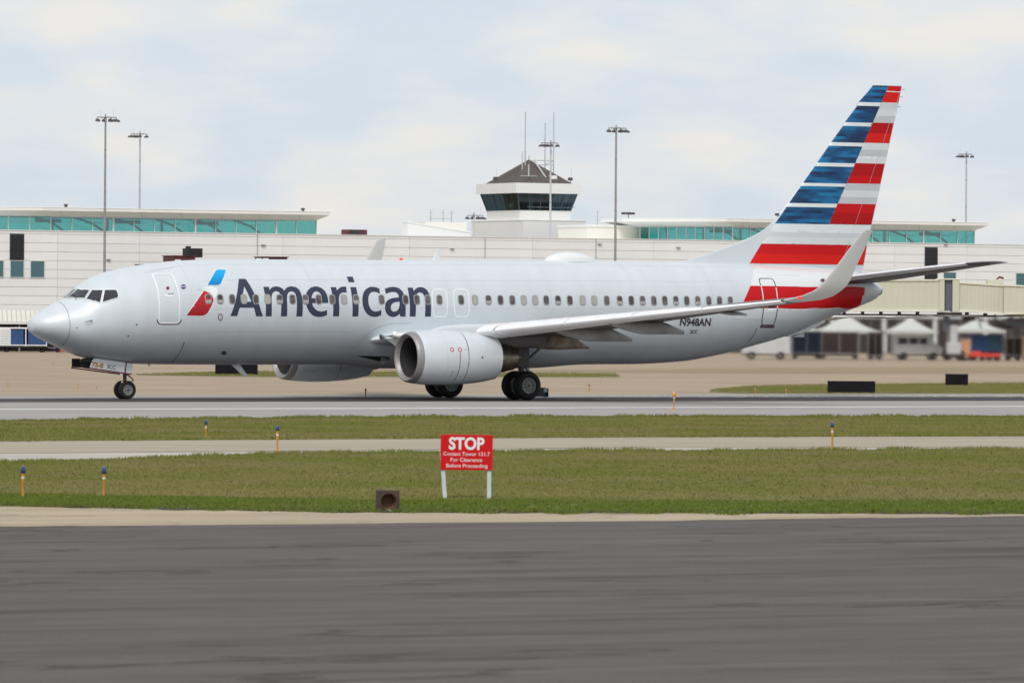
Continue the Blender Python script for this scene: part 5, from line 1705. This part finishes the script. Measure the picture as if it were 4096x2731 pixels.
MB().bbox((-.05, 0, 6.64), (1.8, 3.0, .1), .03).build('roof', M_jb2, t)
MB().bbox((.1, 0, 3.75), (1.9, 2.4, .35), .04).build('underframe', M_brown, t)
MB().bbox((.45, -.3, 1.75), (.62, .62, 2.3), .05).build('drive_column', M_galv, t)
MB().bbox((-.15, -.2, 3.0), (.5, .5, 1.2), .05).build('lift_column', M_slot, t)
MB().bbox((.42, -.5, 1.0), (1.15, 1.0, .95), .06).build('drive_unit', M_galv, t)
MB().bbox((.42, -.4, .38), (1.3, 1.1, .3), .05).build('bogie', M_brown, t)
for x in (-.1, .95): MB().lathe([(-.15, .2), (-.17, .4), (0, .45), (.17, .4), (.15, .2)], 'Y', (x, -.6, .45), 18).build('wheel', M_tyre, t, True)
t = thing('bridge_roof_unit', 'brown air unit on the jet bridge roof at the right edge', 'roof unit', (39.55, 481.5, 0))
MB().bbox((0, 0, 6.45), (1.3, 1.3, .42), .04).build('cabinet', M_jb, t)
MB().tube([(.1, -.3, 6.6), (.35, -.3, 6.85), (.7, -.3, 6.75)], .09, 6).build('duct', M_rust, t)
t = thing('bridge_service_gear', 'dark hose and cable gear hung under the right jet bridge', 'service gear', (40.3, 480.4, 0))
MB().tube([(-.9, 0, 3.75), (-.5, 0, 3.0), (.4, 0, 2.75), (1.5, 0, 3.6)], .16, 8).build('hose', M_black, t)
MB().bbox((.9, .2, 3.2), (1.6, .8, .7), .06).build('equipment_box', M_slot, t)
MB().bbox((-2.9, .3, 3.5), (1.1, .8, .5), .06).build('cab_bracket', M_brown, t)
MB().tube([(-2.2, .2, 3.7), (-1.9, .2, 2.6)], .06, 6).build('bracket_strut', M_brown, t)


def tent(X, Y, w_, dp, eave, peak, label):
    t = thing('canopy_tent', label, 'tent', (X, Y, 0), 0, 'white peaked canopy tents')
    n = 12
    V, F = [], []
    for k in range(7):                                # concave peaked roof
        u = k / 6
        z = eave + (peak - eave) * (u ** 1.5)
        hw, hd = w_ / 2 * (1 - u) + .05, dp / 2 * (1 - u) + .05
        V += [(-hw, -hd, z), (hw, -hd, z), (hw, hd, z), (-hw, hd, z)]
        if k: F += [((k - 1) * 4 + i, (k - 1) * 4 + (i + 1) % 4, k * 4 + (i + 1) % 4, k * 4 + i) for i in range(4)]
    F.append((24, 25, 26, 27))
    mesh('roof', V, F, M_tent, t)
    MB().box((0, -dp / 2 - .06, eave - .1), (w_ + .1, .03, .26)).build('valance', M_tent, t)
    MB().box((0, dp / 2 + .06, eave - .1), (w_ + .1, .03, .26)).build('valance', M_tent, t)
    for x in (-1, 1):
        for y in (-1, 1): MB().tube([(x * w_ / 2 * .98, y * dp / 2 * .98, 0), (x * w_ / 2 * .98, y * dp / 2 * .98, eave)], .04, 6).build('pole', M_galv, t)


M_tent = mat('white canopy fabric', (.56, .565, .53), .7, var=.06, scale=1)
tent(28.2, 496, 5.3, 4, 2.36, 3.75, 'white peaked canopy tent just right of the airliner tail')
tent(33.7, 497, 4.3, 4, 2.36, 3.52, 'white peaked canopy tent left of the jet bridge leg')
tent(39.2, 496, 4.6, 4, 2.48, 3.42, 'white peaked canopy tent right of the jet bridge leg')
tent(24.0, 499, 4.0, 4, 2.4, 3.6, 'white peaked canopy tent partly hidden by the airliner tail')


M_dwht = mat('dusty white paint', (.55, .56, .56), .5, var=.12, scale=1.5)


def van(X, Y, rz, label, m=M_wht, ln=4.2, h_=2.05):
    t = thing('service_van', label, 'van', (X, Y, 0), rz, 'white service vans')
    b = MB()
    prof = [(0, .45), (0, h_ * .93), (.15, h_), (ln * .72, h_), (ln * .84, h_ * .62), (ln * .98, h_ * .52), (ln, .5)]
    b.prism(prof, lambda a, c: (a - ln / 2, -.9, c), lambda a, c: (a - ln / 2, .9, c))
    b.build('body', m, t)
    for x, w_ in ((ln * .60, .62), (ln * .40, .75), (ln * .18, .75)): MB().bbox((x - ln / 2, -.905, h_ * .73), (w_, .03, h_ * .24), .01).build('window', M_dark, t)
    MB().bbox((ln * .62 - ln / 2, -.905, h_ * .42), (.02, .03, h_ * .4), .004).build('door_seam', M_dark, t)
    MB().box((0, 0, .42), (ln - .1, 1.7, .12)).build('sill', M_black, t)
    for x in (ln * .2, ln * .8):
        for y in (-.85, .85): MB().lathe([(-.1, .16), (-.11, .29), (0, .33), (.11, .29), (.1, .16)], 'Y', (x - ln / 2, y, .33), 18).build('wheel', M_tyre, t, True)


van(20.7, 478, R(180), 'white service van beneath the rear fuselage', M_dwht, 3.9, 2.0)
van(33.4, 484, R(4), 'white service van parked beneath the jet bridge', M_dwht, 4.1, 2.15)


def box_unit(name, X, Y, w_, z0, z1, m, label, cat, dp=1.6, grp=None, rim=M_galv, legs=True):
    t = thing(name, label, cat, (X, Y, 0), 0, grp)
    MB().bbox((0, 0, (z0 + z1) / 2), (w_, dp, z1 - z0), .05).build('body', m, t)
    b = MB()
    for x in (-w_ / 2, w_ / 2): b.box((x, -dp / 2 - .01, (z0 + z1) / 2), (.07, .06, z1 - z0))
    for z in (z0, z1): b.box((0, -dp / 2 - .012, z), (w_ + .07, .06, .07))
    b.build('edge_frame', rim, t)
    for k in range(1, 4): MB().box((-w_ / 2 + w_ * k / 4, -dp / 2 - .012, (z0 + z1) / 2), (.04, .03, (z1 - z0) * .9)).build('rib', rim if k == 2 else m, t)
    if legs:
        for x in (-w_ / 2 + .25, w_ / 2 - .25):
            for y in (-dp / 2 + .15, dp / 2 - .15): MB().lathe([(-.06, .08), (-.07, .18), (0, .2), (.07, .18), (.06, .08)], 'Y', (x, y, .2), 12).build('wheel', M_tyre, t, True)
        MB().box((0, 0, (z0 + .25) / 2 + .02), (w_ * .96, dp * .8, max(.06, z0 - .25))).build('dolly', M_black, t)
    return t


box_unit('cargo_container', 24.4, 486, 2.4, .5, 2.3, M_navy2, 'dark navy cargo container beneath the airliner tail', 'container')
box_unit('cargo_container', 27.3, 490, 3.2, .45, 2.25, M_brown, 'dark brown cargo container under the canopy tent right of the tail', 'container')
box_unit('cargo_container', 30.1, 487, 1.2, .35, 2.25, M_brown, 'narrow dark brown container left of the white van', 'container')
box_unit('cargo_container', 38.35, 483, 1.2, .78, 2.1, M_blue, 'royal blue cargo container on a red dolly', 'container', rim=M_blue)
box_unit('cargo_container', 39.6, 483, 1.15, .78, 2.1, mat('teal blue tarpaulin', (.012, .065, .10), .6), 'teal blue cargo container beside the royal blue one', 'container', rim=M_blue)
box_unit('cargo_container', 41.3, 484, 1.3, .45, 1.9, M_brown, 'dark brown container near the right frame edge', 'container')
box_unit('ground_power_unit', 42.6, 482.5, 1.2, .35, 2.0, M_yel, 'yellow ground power unit at the right frame edge', 'power unit')
box_unit('tool_cabinet', 37.2, 482, .75, .25, 1.75, M_orng, 'orange tool cabinet left of the blue containers', 'cabinet', .9)
t = thing('cargo_dolly', 'red flat cargo dolly in front of the blue containers', 'dolly', (38.7, 481.2, 0))
MB().bbox((0, 0, .45), (2.6, 1.3, .30), .04).build('deck', M_redp, t)
MB().bbox((-.65, -.1, .66), (.8, .9, .22), .04).build('load', M_redp, t)
for x in (-1, 1):
    for y in (-.5, .5): MB().lathe([(-.06, .08), (-.07, .18), (0, .2), (.07, .18), (.06, .08)], 'Y', (x, y, .2), 12).build('wheel', M_tyre, t, True)

# ------------------------------------------------------------------ airfield signs and lights
M_signb = mat('black sign back', (.011, .011, .014), .8, var=.3, scale=3, spec=.15)
M_signg = mat('grey sign side', (.10, .10, .11), .6)


def sign_back(x0, x1, y, z0, z1, label, legs, m=M_signb):
    t = thing('airfield_sign', label, 'sign', ((x0 + x1) / 2, y, 0), R(4), 'black airfield sign backs')
    w_ = x1 - x0
    MB().bbox((0, 0, (z0 + z1) / 2), (w_, .22, z1 - z0), .02).build('sign_box', m, t)
    MB().bbox((0, 0, z1 + .01), (w_ + .04, .26, .03), .008).build('cap', M_signg, t)
    for k in range(1, 3): MB().box((-w_ / 2 + w_ * k / 3, -.115, (z0 + z1) / 2), (.02, .012, (z1 - z0) * .92)).build('panel_joint', M_signb, t)
    for k in range(legs):
        MB().tube([(-w_ / 2 + .12 + (w_ - .24) * k / max(1, legs - 1), 0, 0), (-w_ / 2 + .12 + (w_ - .24) * k / max(1, legs - 1), 0, z0)], .025, 6).build('leg', M_galv2, t)


sign_back(13.59, 15.63, 252.6, .04, .51, 'wide black airfield sign back in the grass right of the tail', 4)
sign_back(20.09, 21.13, 272, .19, .68, 'small black airfield sign back on thin legs near the right edge', 2)
sign_back(-16.01, -13.72, 317, .03, .58, 'black airfield sign back seen under the forward belly', 4)
t = thing('airfield_sign', 'low grey airfield sign box with white panel behind the main wheels', 'sign', (1.09, 231.2, 0), R(-6))
MB().bbox((-.06, 0, .22), (.62, .3, .36), .02).build('sign_box', M_signg, t)
MB().bbox((.26, -.14, .29), (.14, .04, .16), .01).build('white_panel', M_wht, t)
MB().bbox((.30, .02, .2), (.10, .26, .34), .02).build('end_cap', M_signb, t)
for x in (-.25, .2): MB().tube([(x, 0, 0), (x, 0, .06)], .03, 6).build('leg', M_galv2, t)

M_amb = mat('amber stake paint', (.62, .30, .045), .5, var=.1, scale=8)
M_tanl = mat('dusty lamp housing', (.24, .17, .12), .7)
M_lens = mat('blue lens', (.012, .045, .16), .12, spec=.8)
M_lensd = mat('dark lamp base', (.02, .03, .07), .4)


def edge_light(X, Y, hgt, label, plate=False, head='blue', tilt=0.):
    t = thing('edge_light', label, 'edge light', (X, Y, 0), 0, 'taxiway edge lights', 0, tilt)
    q_ = min(1, hgt / .6) if head != 'blue' else 1
    hs = hgt - .13 * q_
    st_ = MB().lathe([(0, .022), (hs * .6, .022), (hs * .62, .026), (hs, .028)], 'Z', (0, 0, 0), 12).build('stake', M_amb, t, True)
    MB().lathe([(hs * .78, .0285), (hs * .86, .0285)], 'Z', (0, 0, 0), 12).build('reflector_band', M_wht, t)
    if head == 'blue':
        MB().lathe([(hs, .03), (hs + .01, .046), (hs + .05, .046), (hs + .052, .04)], 'Z', (0, 0, 0), 16).build('lamp_base', M_lensd, t, True)
        MB().lathe([(hs + .05, .042), (hs + .09, .042), (hs + .12, .03), (hs + .13, 0)], 'Z', (0, 0, 0), 16).build('lens', M_lens, t, True)
    else:
        MB().lathe([(hs - .06 * q_, .04 * q_), (hs - .04 * q_, .07 * q_), (hs + .04 * q_, .075 * q_), (hs + .05 * q_, .06 * q_)], 'Z', (0, 0, 0), 16).build('lamp_base', M_amb if plate else M_tanl, t, True)
        MB().lathe([(hs + .05 * q_, .06 * q_), (hs + .10 * q_, .055 * q_), (hs + .13 * q_, 0)], 'Z', (0, 0, 0), 16).build('lens', M_orng if plate else M_tanl, t, True)
    if plate: MB().lathe([(0, .16), (.02, .15), (.025, 0)], 'Z', (0, 0, 0), 20).build('base_plate', M_amb, t)


edge_light(-8.23, 99.0, .53, 'blue-topped amber edge light at the far left of the near grass')
edge_light(-6.89, 99.3, .52, 'blue-topped amber edge light in the near grass, second from the left', tilt=R(1))
edge_light(-7.65, 147.0, .50, 'blue-topped amber edge light in front of the far grass strip')
edge_light(-5.25, 131.8, .65, 'blue-topped amber edge light on the taxiway edge left of the stop sign', True)
edge_light(7.61, 139.2, .68, 'blue-topped amber edge light on the taxiway edge at the right', True)
edge_light(5.56, 201.0, .64, 'amber-headed runway edge light before the tail on the white line', True, 'amber')
for (X, Y, h_), lab in zip(((-21.7, 252.8, .22), (-18.2, 246.5, .22), (-17.5, 247.5, .12), (-28.3, 362, .25), (-5.7, 229.2, .34), (3.3, 250.3, .35), (10.3, 248.4, .30), (11.7, 250.3, .22)),
                         ('tiny edge light on the sandy apron at the left edge', 'tiny edge light on the apron left of the nose wheel', 'squat tiny lamp beside the light left of the nose wheel', 'tiny edge light on the apron below the nose cone', 'tiny edge light between the far engine and the main wheels', 'faint tiny edge light right of the main wheels', 'tiny edge light in the tip of the right grass wedge', 'squat tiny lamp in the right grass wedge')):
    edge_light(X, Y, h_, lab, False, 'amber')

# stop sign --------------------------------------------------------------
M_sred = mat('stop sign red', (.62, .008, .012), .5, var=.06, scale=3, spec=.2)
M_swht = mat('sign lettering white', (.80, .78, .78), .5)
M_post = mat('pale post paint', (.56, .64, .66), .5, var=.08, scale=6)
t = thing('stop_sign', 'red rectangular stop sign with white lettering on two pale posts in the grass', 'sign', (-.763, 99.64, 0))
pn = MB().bbox((0, 0, .79), (.885, .02, .598), .006).build('sign_panel', M_sred, t)
pn.rotation_euler = (0, R(.4), 0)
for x0, x1 in ((-.405, -.365), (.392, .392)):
    MB().box(((x0 + x1) / 2, .03, .38), (.068, .03, .80), ry=math.atan2(x0 - x1, .5)).build('post', M_post, t)


def sign_line(body, cx, cz, wd, hgt, ofs):
    V, F = text_mesh(body, 1, 0, ofs)
    xs, ys = [v[0] for v in V], [v[1] for v in V]
    x0, x1 = min(xs), max(xs)
    cap = .73
    mesh('lettering', [(cx - wd / 2 + (x - x0) / (x1 - x0) * wd, -.014, cz + y / cap * hgt) for x, y, _ in V], F, M_swht, pn)


sign_line('STOP', -.0, .845, .605, .205, .035)
sign_line('Contact Tower 121.7', -.0, .735, .79, .065, .004)
sign_line('For Clearance', -.0, .635, .535, .065, .004)
sign_line('Before Proceeding', .01, .535, .70, .065, .004)

# square drain end ---------------------------------------------------------
M_clay = mat('brown rusty metal', (.085, .046, .032), .75, c2=(.04, .024, .02), scale=9)
t = thing('drain_inlet', 'square brown drain end with a round bore at the edge of the paving', 'drain', (-1.925, 92.62, 0), R(8))
n = 32
V, F = [], []
for y in (0, .36):
    for k in range(n):
        a = 2 * pi * k / n
        q = max(abs(cos(a)), abs(sin(a)))
        V.append((.17 * cos(a) / q, y, .172 + .165 * sin(a) / q))
    for k in range(n):
        a = 2 * pi * k / n
        V.append((.128 * cos(a), y, .165 + .128 * sin(a)))
for k in range(n):
    j = (k + 1) % n
    F += [(k, j, n + j, n + k), (2 * n + k, 2 * n + j, j, k)]
mesh('face_plate', V, F, M_clay, t)
MB().lathe([(0.0, .128), (.1, .11), (.2, .09), (.2, 0)], 'Y', (0, 0, .165), 32).build('pipe_bore', mat('rusty lit-toned bore', (.16, .085, .045), .8, var=.4, scale=8), t, True)  # rusty brown lightened so the bore looks lit inside
MB().bbox((0, -.015, .02), (.06, .03, .035), .008).build('pale_tag', M_wht, t)

# ------------------------------------------------------------------ hot exhaust air
# the jet blast of the far engine: a long plume of hot air that bends the light passing through it
M_heat = bpy.data.materials.new('hot exhaust air')
M_heat.use_nodes = True
_t = M_heat.node_tree
_t.nodes.clear()
_o = _t.nodes.new('ShaderNodeOutputMaterial')
_r = _t.nodes.new('ShaderNodeBsdfRefraction')
_r.inputs['IOR'].default_value = 1.0015
_r.inputs['Roughness'].default_value = .46
_t.links.new(_r.outputs[0], _o.inputs['Surface'])
rings = []
f_hz = pchip([28, 30, 33, 38, 46, 60, 95], [.15, .55, .95, 1.2, 1.3, 1.35, 1.4])
f_cz = pchip([28, 30, 33, 38, 46, 60, 95], [1.6, 1.7, 1.8, 1.95, 2.05, 2.1, 2.1])
for s in np.arange(28, 95, .8):
    hz, cz = f_hz(s), f_cz(s) + .05 * sin(s * 1.3) + .03 * sin(s * 3.1)
    rings.append([(s, 4.83 + hz, -.3), (s, 4.83 + hz, cz + hz), (s, 4.83 - hz, cz + hz), (s, 4.83 - hz, -.3)])
hz_ = MB().loft(rings).build('heat_haze', M_heat, None, False)
hz_.location = plane.location
hz_.rotation_euler = plane.rotation_euler
tag(hz_, 'shimmering hot air blowing back from the engines behind the airliner tail', 'haze', kind='stuff')
